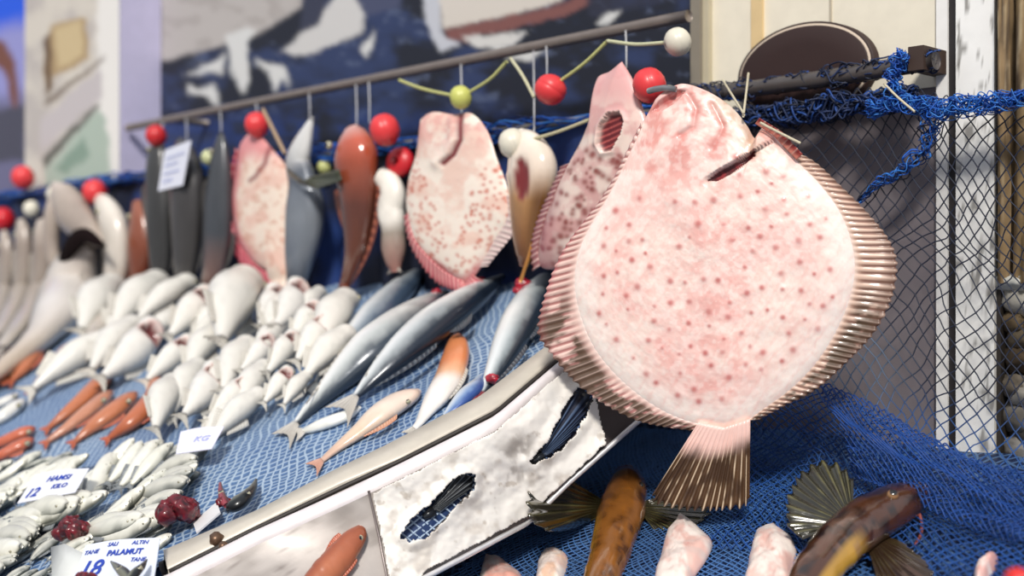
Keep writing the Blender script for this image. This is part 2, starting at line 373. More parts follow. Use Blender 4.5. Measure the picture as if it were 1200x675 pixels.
# ================================================================ COUNTERS
def netmat(name, base, twine, scale, rough=.55):
    mt = bpy.data.materials.new(name); mt.use_nodes = True; n = mt.node_tree.nodes; l = mt.node_tree.links; b = n['Principled BSDF']
    uv = n.new('ShaderNodeUVMap'); uv.uv_map = 'uv'
    nz = n.new('ShaderNodeTexNoise'); nz.inputs['Scale'].default_value = 9; nz.inputs['Detail'].default_value = 3; l.new(uv.outputs[0], nz.inputs[0])
    ad = n.new('ShaderNodeVectorMath'); ad.operation = 'MULTIPLY_ADD'; ad.inputs[1].default_value = (.05, .05, 0); l.new(nz.outputs['Color'], ad.inputs[0]); l.new(uv.outputs[0], ad.inputs[2])
    hs = []
    for ang in (.62, -.75):
        mp = n.new('ShaderNodeMapping'); mp.inputs['Rotation'].default_value = (0, 0, ang); l.new(ad.outputs[0], mp.inputs[0])
        wv = n.new('ShaderNodeTexWave'); wv.inputs['Scale'].default_value = scale; wv.inputs['Distortion'].default_value = .35; wv.inputs['Detail Scale'].default_value = 1.5
        l.new(mp.outputs[0], wv.inputs[0]); hs.append(wv)
    mx = n.new('ShaderNodeMath'); mx.operation = 'MAXIMUM'; l.new(hs[0].outputs['Fac'], mx.inputs[0]); l.new(hs[1].outputs['Fac'], mx.inputs[1])
    rp = n.new('ShaderNodeValToRGB'); e = rp.color_ramp.elements; e[0].position = .72; e[1].position = .97
    e[0].color = (*lin(base), 1); e[1].color = (*lin(twine), 1); l.new(mx.outputs[0], rp.inputs[0])
    n2 = n.new('ShaderNodeTexNoise'); n2.inputs['Scale'].default_value = 5; l.new(uv.outputs[0], n2.inputs[0])
    r2 = n.new('ShaderNodeValToRGB'); r2.color_ramp.elements[0].position = .3; r2.color_ramp.elements[0].color = (.62,.68,.8,1); r2.color_ramp.elements[1].position = .7
    l.new(n2.outputs[0], r2.inputs[0]); m2 = n.new('ShaderNodeMix'); m2.data_type = 'RGBA'; m2.blend_type = 'MULTIPLY'; m2.inputs[0].default_value = 1
    l.new(rp.outputs[0], m2.inputs[6]); l.new(r2.outputs[0], m2.inputs[7]); l.new(m2.outputs[2], b.inputs['Base Color'])
    bp = n.new('ShaderNodeBump'); bp.inputs['Strength'].default_value = .6; bp.inputs['Distance'].default_value = .002; l.new(mx.outputs[0], bp.inputs['Height']); l.new(bp.outputs[0], b.inputs['Normal'])
    b.inputs['Roughness'].default_value = rough; return mt
def uvgrid(P, UV, name, mt):
    nu, nv = P.shape[:2]; mb = MB(); mb.grid(P, (.2,.3,.5)); me = mb.mesh(name, mt)
    u = me.uv_layers.new(name='uv'); U = UV.reshape(-1, 2)
    for lp in me.loops: u.data[lp.index].uv = U[lp.vertex_index]
    return me
# ridge: the steel edge between the two counters (pixel points on T1)
RID = [(716,396),(700,405),(640,439),(583,482),(500,522),(400,571),(300,612),(200,655),(100,694)]
rc = np.array([CQ(T1.on(x, y)) for x, y in RID]); o_ = np.argsort(rc[:, 0]); 
def rq(c): return np.interp(c, rc[o_, 0], rc[o_, 1])
C0 = .62
cs = np.linspace(C0, WC, 60)
lam = np.r_[np.linspace(0, 1.2, 50), np.linspace(1.25, 3.2, 40)]
P = np.zeros((60, 90, 3)); UV = np.zeros((60, 90, 2))
for i, c in enumerate(cs):
    q0 = rq(c) + .015
    for j, l_ in enumerate(lam):
        q = q0 - l_*1.386; z = T1.z(c) + .004*(fbm(q*7, c*9, 3)-.5); P[i, j] = cq(c, q, z); UV[i, j] = (q/1.386, c*.83)
rt = thing('fish_counter', cq(1.2, rq(1.2)-1.5, 0), 'long sloping fish counter covered in pale blue netting, left of the steel edge', 'counter')
NT1 = netmat('blue net over counter', (84,116,158), (176,194,210), 34)
me = uvgrid(P, UV, 'netting_cover', NT1); me.transform(Matrix.Translation(-Vector(ORG[rt.name]))); o = bpy.data.objects.new('netting_cover', me); COL.objects.link(o); o.parent = rt
bot = P.copy(); bot[..., 2] -= .012; m = MB()
bot2 = bot.copy()
for i, c in enumerate(cs):
    for j in range(14): bot2[i, j] = cq(c, rq(c)-.24-j*.0006, T1.z(c)-.013)
topb = bot; bot = bot2
ring = [bot[i, 0] for i in range(60)] + [bot[59, j] for j in range(1, 90)] + [bot[i, 89] for i in range(58, -1, -1)] + [bot[0, j] for j in range(88, 0, -1)]
ring = np.array(ring); low = ring.copy(); low[:, 2] = 0
m.grid(np.stack([ring, low], 1), lin((150,150,152)), wu=True); part(m, 'counter_body', STEEL, rt, False)
m = MB(); m.grid(topb, lin((80,110,150))); part(m, 'top_board', PAINT, rt)
# lower counter on the right
cs2 = np.linspace(.5, WC-.005, 50); P = np.zeros((50, 90, 3)); UV = np.zeros((50, 90, 2))
for i, c in enumerate(cs2):
    q0 = rq(c) - .22; q = np.linspace(q0, .35, 90)
    for j in range(90):
        z = T2.z(c) + .012*(fbm(q[j]*5, c*6, 13)-.5); P[i, j] = cq(c, q[j], z); UV[i, j] = (q[j]/1.386, c*.8)
rt = thing('lower_counter', cq(1.2, -.6, 0), 'lower netted counter in the right foreground under the hanging turbot', 'counter')
NT2 = netmat('dark blue net over counter', (18,38,76), (84,116,156), 28)
me = uvgrid(P, UV, 'netting_cover', NT2); me.transform(Matrix.Translation(-Vector(ORG[rt.name]))); o = bpy.data.objects.new('netting_cover', me); COL.objects.link(o); o.parent = rt
bot = P.copy(); bot[..., 2] -= .02
ring = [bot[i, 0] for i in range(50)] + [bot[49, j] for j in range(1, 90)] + [bot[i, 89] for i in range(48, -1, -1)] + [bot[0, j] for j in range(88, 0, -1)]
ring = np.array(ring); low = ring.copy(); low[:, 2] = 0
m = MB(); m.grid(np.stack([ring, low], 1), lin((70,76,96)), wu=True); part(m, 'counter_body', PAINT, rt, False)
m = MB(); m.grid(bot, lin((20,44,90))); part(m, 'top_board', PAINT, rt)

RIMM = vmat('worn matt steel', .45, .1, .15, 50, metal=.12, var=.10)
# ---- steel edge: inner rim, outer lip and side skirt
up_in = [(735,352),(640,407),(562,466),(450,524),(400,548),(300,600),(192,646)]
up_out = [(740,367),(649,421),(583,478),(470,537),(400,567),(300,617),(197,668)]
lip_in = [(745,372),(660,421),(580,488),(470,543),(400,577),(300,622),(200,672),(100,712),(20,740)]
lip_out = [(748,376),(662,426),(583,495),(472,551),(400,585),(300,630),(202,680),(100,722),(20,750)]
N_ = 60
def lineT(pts, h, n=N_): return np.array([T1.on(x, y, h) for x, y in resample(np.array(pts, float), n)])
A = lineT(up_in, .018); B = lineT(up_out, .012); dn = np.array([0, 0, -.03])
rt = thing('counter_rim', B[N_//2], 'bent beige steel rim along the edge of the fish counter', 'counter rim')
m = MB(); cc = lin((206,198,184)); bx = lin((120,112,104))
strip_ = np.stack([A+dn, A, A*.97+B*.03+T1.n*.002, A*.03+B*.97+T1.n*.002, B, B+dn*.7], 1)
m.grid(strip_, cc, wv=True); m.f.append((0,1,2,3,4,5)); part(m, 'rim_channel', RIMM, rt)
m = MB(); e0 = (A[-1]+B[-1])/2; dv = (A[-1]-A[-2]); dv /= np.linalg.norm(dv)
m.tube(np.array([e0-dv*.002+dn*.35, e0+dv*.003+dn*.35]), .011, lin((40,34,32)), 12); part(m, 'end_hole_shade', PAINT, rt)  # dark plug put in for the shaded hole of the open channel end
for (x, y, r) in ((254,632,.0075),(262,640,.005)):
    m = MB(); p = T1.on(x, y, .016); m.blob(p, r, lin((110,84,66)), 10, 14, .2, 3); part(m, 'rivet', STEEL, rt)
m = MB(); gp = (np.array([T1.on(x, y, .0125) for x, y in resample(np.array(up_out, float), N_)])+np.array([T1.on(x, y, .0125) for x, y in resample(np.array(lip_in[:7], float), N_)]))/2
m.tube(gp, .0026, lin((46,40,36)), 8); part(m, 'shadow_gap', PAINT, rt)  # dark strip added for the shade in the gap between rim and lip
# lip + skirt
A = lineT(lip_in, .014); B = lineT(lip_out, .014)
low = [(790,462),(741,498),(662,568),(618,612),(500,675),(400,725),(300,775),(200,820)]
lz = np.interp(np.linspace(0,1,N_), [0,.09,.33,.52,1], [1.415,1.385,1.325,1.25,1.07])
LOW = np.array([at(x, y, d) for (x, y), d in zip(resample(np.array(low, float), N_), lz)])
rt2 = thing('steel_skirt', LOW[N_//2], 'stained grey steel side panel dropping from the counter edge to the lower counter', 'panel')
m = MB(); R = 9; pth = np.stack([A+dn, A, (A+B)/2+T1.n*.004, B, B+dn*.25], 1); m.grid(pth, lin((236,228,228))); part(m, 'folded_lip', RIMM, rt2)
top = B+dn*.25
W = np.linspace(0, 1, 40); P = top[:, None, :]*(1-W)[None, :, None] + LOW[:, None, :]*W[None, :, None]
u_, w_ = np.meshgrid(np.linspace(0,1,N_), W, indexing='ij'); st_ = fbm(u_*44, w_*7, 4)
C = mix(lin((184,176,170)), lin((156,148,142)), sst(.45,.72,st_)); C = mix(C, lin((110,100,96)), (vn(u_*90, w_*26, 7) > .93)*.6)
C = mix(C, lin((84,76,74)), sst(.235,.20,u_))  # shadow of the turbot painted dark on the skirt end beside it
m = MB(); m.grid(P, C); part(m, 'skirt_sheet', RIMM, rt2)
# thickness at the back and a bright hem at the foot
nb = np.cross(P[30,0]-P[31,0], P[30,0]-P[30,39]); nb /= np.linalg.norm(nb); nb = nb if nb[1] < 0 else -nb     # faces the viewer
m = MB(); m.grid(P-nb*.004, lin((120,116,112))); part(m, 'skirt_back', STEEL, rt2)
m = MB(); m.tube(LOW+nb*.009, .0030, lin((236,234,234)), 8); part(m, 'bottom_hem', STEEL, rt2)
SP = P
def onskirt(px, py, h=0):
    """point on the skirt sheet seen at a pixel, lifted by h towards the outside"""
    pr = SP-CAM; X = 600+F*pr[..., 0]/pr[..., 1]; Y = 337.5-F*pr[..., 2]/pr[..., 1]
    g = np.exp(-((X-px)**2+(Y-py)**2)/(2*12.**2))+1e-30; d = ((pr @ nb)*g).sum()/g.sum()/np.dot(ray(px, py), nb)
    return CAM + ray(px, py)*d + nb*h
m = MB(); sm = np.array([onskirt(x, y, .0018) for x, y in resample(np.array([(432,575),(444,628),(456,690)], float), 14)])
m.tube(sm, .0014, lin((150,140,138)), 6); part(m, 'seam', STEEL, rt2)
# ---- white sheet with holes, added to model reflections in the steel skirt
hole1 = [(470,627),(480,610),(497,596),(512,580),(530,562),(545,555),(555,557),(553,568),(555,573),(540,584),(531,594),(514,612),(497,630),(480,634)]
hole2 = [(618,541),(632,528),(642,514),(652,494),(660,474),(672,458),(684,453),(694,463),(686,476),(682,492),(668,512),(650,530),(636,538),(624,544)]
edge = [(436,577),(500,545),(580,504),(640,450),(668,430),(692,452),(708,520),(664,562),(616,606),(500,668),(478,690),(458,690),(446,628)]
NS = 210
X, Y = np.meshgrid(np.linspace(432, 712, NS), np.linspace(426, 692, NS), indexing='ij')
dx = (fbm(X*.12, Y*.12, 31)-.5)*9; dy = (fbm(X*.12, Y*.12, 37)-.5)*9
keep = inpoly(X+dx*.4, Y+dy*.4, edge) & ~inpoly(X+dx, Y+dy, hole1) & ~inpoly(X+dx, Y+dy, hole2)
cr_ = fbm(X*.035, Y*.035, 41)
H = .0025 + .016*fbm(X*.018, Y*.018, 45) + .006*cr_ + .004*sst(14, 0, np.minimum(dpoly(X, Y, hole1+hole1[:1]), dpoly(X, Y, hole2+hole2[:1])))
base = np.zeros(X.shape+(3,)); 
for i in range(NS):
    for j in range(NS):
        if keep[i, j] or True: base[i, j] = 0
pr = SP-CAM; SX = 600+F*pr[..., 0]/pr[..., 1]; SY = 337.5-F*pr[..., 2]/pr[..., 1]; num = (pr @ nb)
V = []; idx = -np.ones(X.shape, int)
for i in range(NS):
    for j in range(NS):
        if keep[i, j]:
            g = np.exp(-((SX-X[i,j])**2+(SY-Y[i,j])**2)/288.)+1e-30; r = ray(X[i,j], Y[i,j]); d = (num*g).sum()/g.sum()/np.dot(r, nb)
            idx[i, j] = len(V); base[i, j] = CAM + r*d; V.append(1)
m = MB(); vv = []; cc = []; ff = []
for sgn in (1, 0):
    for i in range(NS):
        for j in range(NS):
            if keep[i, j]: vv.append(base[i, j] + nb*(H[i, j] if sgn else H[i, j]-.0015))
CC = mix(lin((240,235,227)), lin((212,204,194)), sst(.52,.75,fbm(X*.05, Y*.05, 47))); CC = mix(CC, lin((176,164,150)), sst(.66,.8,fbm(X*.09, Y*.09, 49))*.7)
CC = mix(CC, lin((150,142,134)), np.exp(-(dpoly(X, Y, [(600,560),(590,535),(612,520),(618,555)])/14)**2)*sst(.4,.62,fbm(X*.07, Y*.05, 51))*.8)  # wrinkle shading between the holes painted in as a grey smear
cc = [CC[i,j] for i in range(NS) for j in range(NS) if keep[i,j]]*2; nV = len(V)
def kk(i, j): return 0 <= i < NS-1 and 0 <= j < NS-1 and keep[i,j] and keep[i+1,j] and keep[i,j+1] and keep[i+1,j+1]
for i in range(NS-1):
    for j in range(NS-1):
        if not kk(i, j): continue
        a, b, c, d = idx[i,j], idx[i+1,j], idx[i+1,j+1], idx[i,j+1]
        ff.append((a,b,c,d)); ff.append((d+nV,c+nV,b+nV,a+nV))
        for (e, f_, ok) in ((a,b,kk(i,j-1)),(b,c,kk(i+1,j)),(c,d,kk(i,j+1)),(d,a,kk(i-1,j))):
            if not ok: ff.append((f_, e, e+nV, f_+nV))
m.add(vv, ff, np.array(cc)); single(m, 'reflection_sheet', SHEET, 'white plastic sheet added on the steel side panel, two holes standing for reflections', 'plastic sheet')
# mesh added in the holes, standing for net reflected in the steel
def netpatch(pts, n, cell, r, col, name, fn, root):
    m = MB(); xs = [p[0] for p in pts]; ys = [p[1] for p in pts]; x0, x1, y0, y1 = min(xs)-4, max(xs)+4, min(ys)-4, max(ys)+4
    for sg in (1, -1):
        for k in np.arange(-300, 300, cell):
            seg = []
            for t in np.arange(-200, 200, 3.):
                x = (x0+x1)/2 + k*.7 + t*.75; y = (y0+y1)/2 + sg*(t*.6 - k*.75)
                if inpoly([x+2*math.sin(t*.3)], [y], pts)[0]: seg.append(fn(x, y, .002+.001*math.sin(t*.9+k)))
                else:
                    if len(seg) > 2: m.tube(np.array(seg), r, lin(col), 4)
                    seg = []
            if len(seg) > 2: m.tube(np.array(seg), r, lin(col), 4)
    return m
def grow(pl, k):
    c = np.mean(pl, 0); return [tuple(c+(np.array(p)-c)*k) for p in pl]
for hl, lab in ((hole1, 'blue mesh modelling a reflection in the leaf-shaped hole'), (hole2, 'dark blue mesh modelling a reflection in the curved upper hole')):
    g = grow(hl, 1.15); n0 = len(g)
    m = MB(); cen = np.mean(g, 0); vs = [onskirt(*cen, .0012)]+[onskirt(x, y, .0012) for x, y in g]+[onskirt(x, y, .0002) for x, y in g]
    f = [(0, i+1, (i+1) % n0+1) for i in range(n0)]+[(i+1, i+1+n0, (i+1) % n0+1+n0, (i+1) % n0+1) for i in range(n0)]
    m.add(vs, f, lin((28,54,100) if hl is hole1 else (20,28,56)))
    rt = thing('reflected_net', onskirt(*cen, .001), lab+' of the white plastic', 'net')
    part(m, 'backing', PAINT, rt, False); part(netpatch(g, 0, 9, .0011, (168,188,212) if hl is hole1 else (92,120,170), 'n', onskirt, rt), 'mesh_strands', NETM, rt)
# ================================================================ FISH BUILDERS
def finplate(base, tip, nu, nv, thick, nrm, colf, rip=0, rays=14, wav=0, tipcut=0):
    """a fin: two skins between a base line and a tip line, with rays"""
    b = resample(np.asarray(base, float), nu); t = resample(np.asarray(tip, float), nu); n = np.asarray(nrm, float); n = n/np.linalg.norm(n)
    u = np.linspace(0, 1, nu)[:, None]; v = np.linspace(0, 1, nv)[None, :]
    ph = np.cos((u*rays+.5*(vn(u*rays*.45, 0*u, rays)-.5))*2*math.pi); vv = v*(1 - tipcut*(.5-.5*ph)*v)
    P = b[:, None]*(1-vv)[..., None] + t[:, None]*vv[..., None]
    off = rip*ph*np.sqrt(v)*(1.0) + wav*np.sin(u*7+v*3)*v
    P = P + off[..., None]*n
    C = colf(u+0*v, v+0*u, ph+0*v)
    th = thick*(1-.75*v)+0*u
    m = MB(); k = nu*nv
    v0 = np.concatenate([(P+th[..., None]*n).reshape(-1,3), (P-th[..., None]*n).reshape(-1,3)]); f = []
    for i in range(nu-1):
        for j in range(nv-1):
            a, b_, c, d = i*nv+j, (i+1)*nv+j, (i+1)*nv+j+1, i*nv+j+1; f += [(a,b_,c,d), (d+k,c+k,b_+k,a+k)]
    bd = [i*nv for i in range(nu)]+[(nu-1)*nv+j for j in range(1,nv)]+[i*nv+nv-1 for i in range(nu-2,-1,-1)]+[j for j in range(nv-2,0,-1)]
    for a, b_ in zip(bd, bd[1:]+bd[:1]): f.append((b_, a, a+k, b_+k))
    m.add(v0, f, np.concatenate([C.reshape(-1,3)]*2)); return m
def raycol(dark, light, tipc=None, amt=1.):
    dark, light = lin(dark), lin(light); tipc = dark if tipc is None else lin(tipc)
    def f(u, v, ph):
        c = mix(dark, light, sst(.2, .9, ph)*amt*(1-.4*v)); return mix(c, tipc, sst(.5, 1, v)*.7)
    return f
def outline_fish(name, poly, fn, T, colf, root, mat, dispf=None, nr=60, na=160, cen=None, flat=.35, back=.5):
    """a broad flat fish body: domed both sides inside a pixel outline. fn(px,py,h) -> point"""
    pl = np.array(poly+poly[:1], float); pl = spline(pl, na+1)[:-1] if len(poly) > 5 else resample(pl, na+1)[:-1]
    c = np.mean(pl, 0) if cen is None else np.array(cen, float)
    r = np.linspace(0, 1, nr)**.85
    X = c[0]+(pl[None, :, 0]-c[0])*r[1:, None]; Y = c[1]+(pl[None, :, 1]-c[1])*r[1:, None]
    Rr = np.repeat(r[1:, None], na, 1)
    h = T*(1-Rr**3.2)**.6
    if dispf is not None: h = h + dispf(X, Y)*sst(1, .93, Rr)
    C = colf(X, Y, Rr)
    m = MB(); O = np.array([fn(c[0], c[1], 0)])[0]
    ex = fn(c[0]+1, c[1], 0)-O; ey = fn(c[0], c[1]+1, 0)-O; en = fn(c[0], c[1], 1)-O
    vs = []; 
    for i in range(nr-1):
        for j in range(na): vs.append(fn(X[i,j], Y[i,j], 0) + en*h[i,j])
    front = np.array(vs).reshape(nr-1, na, 3)
    hb = -T*back*(1-Rr**3)**.6
    backv = front - en*(h-hb)[..., None]
    h0 = T if dispf is None else T + dispf(np.array([c[0]]), np.array([c[1]]))[0]
    c0 = colf(np.array([c[0]]), np.array([c[1]]), np.array([0.]))[0]
    V = np.concatenate([[O+en*h0], front.reshape(-1,3), [O-en*T*back], backv[:-1].reshape(-1,3)]); f = []
    n1 = 1+(nr-1)*na; G = lambda i, j: 1+i*na+j % na
    Bk = lambda i, j: (n1+1+i*na+j % na) if i < nr-2 else G(nr-2, j)
    for j in range(na):
        f.append((0, G(0,j+1), G(0,j))); f.append((n1, Bk(0,j), Bk(0,j+1)))
        for i in range(nr-2): f.append((G(i,j), G(i,j+1), G(i+1,j+1), G(i+1,j))); f.append((Bk(i,j+1), Bk(i,j), Bk(i+1,j), Bk(i+1,j+1)))
    CB = C*.8
    m.add(V, f, np.concatenate([[c0], C.reshape(-1,3), [c0], CB[:-1].reshape(-1,3)]))
    return part(m, name, mat, root)
def path_body(pts, fn, colf, thick=.7, n=40, k=20, lift=True, nb_=None, disp=None):
    """round body along a pixel path (px, py, half width px). colf(s, side, front): side -1..1 across the picture, front -1..1"""
    p = spline(pts, n); t = np.gradient(p[:, :2], axis=0); t /= np.linalg.norm(t, axis=1)[:, None]; nn = np.stack([-t[:, 1], t[:, 0]], 1)
    s = np.linspace(0, 1, n); w = np.maximum(p[:, 2], .3)
    m = MB(); a = np.linspace(0, 2*math.pi, k, endpoint=False); R = np.zeros((n, k, 3)); C = np.zeros((n, k, 3))
    N = fn.N(p[n//2,0], p[n//2,1]) if hasattr(fn, 'N') else NW
    ce = np.array([fn(p[i,0], p[i,1], 0) for i in range(n)]); 
    rad = np.zeros(n)
    for it in range(2 if lift else 1):
        T = np.gradient(ce, axis=0); T /= np.linalg.norm(T, axis=1)[:, None]
        for i in range(n):
            Ni = fn.N(p[i,0], p[i,1]) if hasattr(fn, 'N') else NW
            N2 = Ni - T[i]*np.dot(Ni, T[i]); N2 /= np.linalg.norm(N2); B = np.cross(N2, T[i]); d = ce[i][1]
            e = np.array([nn[i,0], 0, -nn[i,1]]); 
            if np.dot(B, e) < 0: B = -B
            r = w[i]*d/F/max(.35, math.hypot(np.dot(B, e), thick*np.dot(N2, e))); rad[i] = r
            sd, fr = np.cos(a), np.sin(a); rr = np.broadcast_to(1 + (disp(s[i]+0*a, sd, fr) if disp else 0), a.shape)
            R[i] = ce[i] + (B[None]*sd[:, None] + N2[None]*thick*fr[:, None])*(r*rr)[:, None]
            C[i] = colf(s[i]+0*a, sd, fr)
        if lift and it == 0: ce = np.array([fn(p[i,0], p[i,1], rad[i]*thick) for i in range(n)])
    # rounded ends
    c0 = R[0].mean(0); c1 = R[-1].mean(0); e0 = c0+(c0-R[1].mean(0))*.6; e1 = c1+(c1-R[-2].mean(0))*.4
    m.grid(R, C, wv=True); b = m.n; m.add([e0, e1], [], np.array([C[0].mean(0), C[-1].mean(0)]))
    for j in range(k): m.f.append((b, (j+1) % k, j)); m.f.append((b+1, (n-1)*k+j, (n-1)*k+(j+1) % k))
    path_body.rad = rad*thick
    return m, p, nn, R
def tail_fin(p, fn, length, spread, colf, fork=.4, h=.0, thick=.0012, ang=0):
    e = p[-1, :2]; t = p[-1, :2]-p[-4, :2]; t /= np.linalg.norm(t); ca, sa = math.cos(ang), math.sin(ang); t = np.array([t[0]*ca-t[1]*sa, t[0]*sa+t[1]*ca]); n = np.array([-t[1], t[0]]); w = p[-1, 2]
    e = e - t*w*.8
    base = [e-n*w*.8, e, e+n*w*.8]; u = np.linspace(-1, 1, 13)
    tip = [e + t*length*(1-fork*(1-abs(x)**1.5)) + n*spread*x for x in u]
    f3 = lambda q, hh: fn(q[0], q[1], hh)
    N = fn.N(e[0], e[1])
    return finplate([f3(q, h+.002) for q in base], [f3(q, h+.003) for q in tip], 49, 8, thick, N, colf, .0006, 9)
def eye_mb(px, py, fn, h, r, N, iris=(196,190,160), pupil=(16,16,18)):
    ce = fn(px, py, h); m = MB(); N = N/np.linalg.norm(N); ir, pu = lin(iris), lin(pupil)
    def cf(d, k): 
        f = d @ N; return mix(mix(ir*.5, ir, sst(.35, .6, f)), pu, sst(.72, .80, f))
    m.blob(ce, r, cf, 14, 20); return m
def fin_side(p, nn, fn, s0, s1, side, ln, colf, h, sweep=.5, thick=.001, rays=12):
    """dorsal / ventral fin along one edge of a path body"""
    n = len(p); i0, i1 = int(s0*(n-1)), int(s1*(n-1)); ii = range(i0, i1+1)
    base = []; tip = []; m_ = len(list(ii))
    for k, i in enumerate(range(i0, i1+1)):
        t = p[min(i+1,n-1), :2]-p[max(i-1,0), :2]; t /= np.linalg.norm(t); b = p[i,:2]+nn[i]*side*p[i,2]*.9; x = k/max(m_-1,1)
        l_ = ln*(math.sin(math.pi*min(1, x*.75+.25))**.7)*(1-.5*x); q = b+nn[i]*side*l_+t*l_*sweep
        base.append(fn(b[0], b[1], h)); tip.append(fn(q[0], q[1], h))
    N = fn.N(p[i0,0], p[i0,1])
    return finplate(base, tip, 8*rays//2+1, 6, thick, N, colf, .0005, rays, tipcut=.05)
# ================================================================ THE BIG TURBOT
HN = np.array([.33, 1.0, 0.0]); HN /= np.linalg.norm(HN); HP = at(840, 310, 1.285)
def hero(px, py, h=0):
    r = ray(px, py); d = np.dot(HP-CAM, HN)/np.dot(r, HN); return CAM + r*d - HN*h
inner = [(763,126),(770,114),(785,103),(800,98),(820,103),(842,114),(862,130),(876,148),(885,162),(893,150),(906,156),(920,172),(938,190),(962,214),(984,243),(998,275),(1004,310),(998,350),(980,392),(955,430),(925,460),(895,482),(878,494),(850,503),(822,500),(790,490),(755,470),(722,442),(695,408),(678,368),(672,330),(678,292),(692,262),(708,236),(724,206),(740,172),(752,146)]
rs = np.random.RandomState(4)
spots = []
while len(spots) < 105:
    x, y = rs.uniform(690, 990), rs.uniform(180, 485)
    if not inpoly([x], [y], grow(inner, .9))[0] or (y < 225 and x < 850): continue
    if min([(x-a)**2+(y-b)**2 for a, b, _, _ in spots]+[1e9]) < 15**2: continue
    spots.append((x, y, rs.uniform(2.1, 4.2), rs.uniform(.6, 1.)))
GC = [(886,160),(887,172),(880,186),(862,196),(845,205),(832,214)]
slit = [(831,213),(845,202),(862,193),(878,184),(886,176),(886,184),(874,194),(858,206),(843,214)]
LIP = [(766,129),(772,119),(794,105),(803,107),(794,120),(774,133)]
MOUTH = [(764,130),(776,122),(790,114),(803,106)]
def hero_disp(X, Y):
    d = 0*X
    g = dpoly(X, Y, GC); hs = ((X-860)*(-.5)+(Y-190)*(-.87)) > -2      # head side of the gill edge
    d = d + .006*np.exp(-(g/26)**2)*hs*sst(826,850,X) - .003*inpoly(X, Y, slit) - .0025*np.exp(-(g/4)**2)*(~hs)
    d = d - .0035*inpoly(X, Y, LIP) - .003*np.exp(-(dpoly(X, Y, MOUTH)/4)**2) + .003*np.exp(-(dpoly(X, Y, [(765,119),(780,108),(796,100)])/5)**2)
    d = d - .0022*np.exp(-(dpoly(X, Y, [(808,112),(818,128),(815,150),(800,160)])/3.5)**2) - .0018*np.exp(-(dpoly(X, Y, [(835,122),(850,150),(838,176)])/3.5)**2)
    d = d + .0025*np.exp(-(dpoly(X, Y, [(800,235),(846,300),(852,400),(850,490)])/22)**2)
    d = d + .0012*(fbm(X*.04, Y*.04, 60)-.5)*2 + .0002*(fbm(X*.25, Y*.25, 61)-.5)*2
    for x, y, r, a in spots: d = d + .0005*np.exp(-((X-x)**2+(Y-y)**2)/(r*1.1)**2)
    d = d - .0022*np.exp(-(dpoly(X, Y, [(823,494),(850,502),(880,492)])/4)**2)
    return d
def hero_col(X, Y, R):
    n1 = fbm(X*.02, Y*.02, 51); n2 = fbm(X*.06, Y*.06, 52); n3 = fbm(X*.2, Y*.2, 53)
    C = mix(lin((248,226,214)), lin((243,206,196)), sst(.40, .70, n1))
    cl = np.exp(-(dpoly(X, Y, [(700,300),(760,350),(800,420),(850,470)])/46)**2) + np.exp(-(dpoly(X, Y, [(835,240),(850,330),(850,480)])/40)**2)
    C = mix(C, lin((236,158,148)), np.clip(cl, 0, 1)*sst(.32, .75, n2)*.55)
    hd = sst(250, 160, Y+(X-820)*.35); C = mix(C, lin((226,146,136)), hd*sst(.38, .66, n2)*.85)
    C = mix(C, lin((250,236,226)), sst(.74, .93, R)*(Y > 200)*.8)
    mus = np.sin((X*.34+Y*.25)+n2*5); C = mix(C, lin((238,170,160)), sst(.55, 1, mus)*.18*(Y > 240))
    gc = np.exp(-(dpoly(X, Y, [(846,120),(872,145),(880,172)])/15)**2); C = mix(C, lin((196,172,142)), gc*.75*sst(.3, .6, n2+.1))
    C = mix(C, lin((204,122,116)), inpoly(X, Y, LIP)*.8); C = mix(C, lin((170,70,70)), np.exp(-(dpoly(X, Y, MOUTH)/3)**2)*.6)
    C = mix(C, lin((226,168,158)), sst(.5,.66,n3)*.13); C = mix(C, lin((252,240,232)), sst(.52,.36,n3)*.3)
    C = mix(C, lin((170,70,66)), np.exp(-(((X-778)/8)**2+((Y-121)/5)**2))*.6)
    for pl in ([(808,112),(818,128),(815,150),(800,160)], [(835,122),(850,150),(838,176)]): C = mix(C, lin((202,112,104)), np.exp(-(dpoly(X, Y, pl)/4)**2)*.5)
    C = mix(C, lin((196,60,56)), np.exp(-(dpoly(X, Y, [(700,360),(740,420),(790,470)])/3)**2)*0)
    for x, y, r, a in spots:
        q = (X-x)**2+(Y-y)**2; C = mix(C, lin((176,66,64)), np.exp(-(q/(r*r))**1.3)*a); C = mix(C, lin((240,176,168)), np.exp(-q/(r*2.4)**2)*.3*a)
    C = mix(C, lin((150,90,80)), np.exp(-(dpoly(X, Y, GC)/1.6)**2)*.45)
    C = mix(C, mix(lin((84,10,24)), lin((140,40,48)), sst(.45,.7,n3)), inpoly(X, Y, slit)*.97)
    return C
rt = thing('turbot', hero(848, 600), 'huge pale pink spotted turbot hanging in the foreground', 'fish')
outline_fish('body', inner, hero, .016, hero_col, rt, TURB, hero_disp, 190, 420, (842,305))
def fringe(inn, out, n, rays, nm, cf, wav=.003, cut=.05):
    i_ = spline(np.array(inn, float), n); o2 = spline(np.array(out, float), n)
    # tuck the root under the rim of the body
    i2 = i_ + (i_-o2)/np.linalg.norm(i_-o2, axis=1)[:, None]*5
    b = np.array([hero(x, y, .001) for x, y in i2]); t = np.array([hero(x, y, 0) for x, y in o2])
    m = finplate(b, t, n, 14, .0016, -HN, cf, .0007, rays, wav, cut); return part(m, nm, FIN, rt)
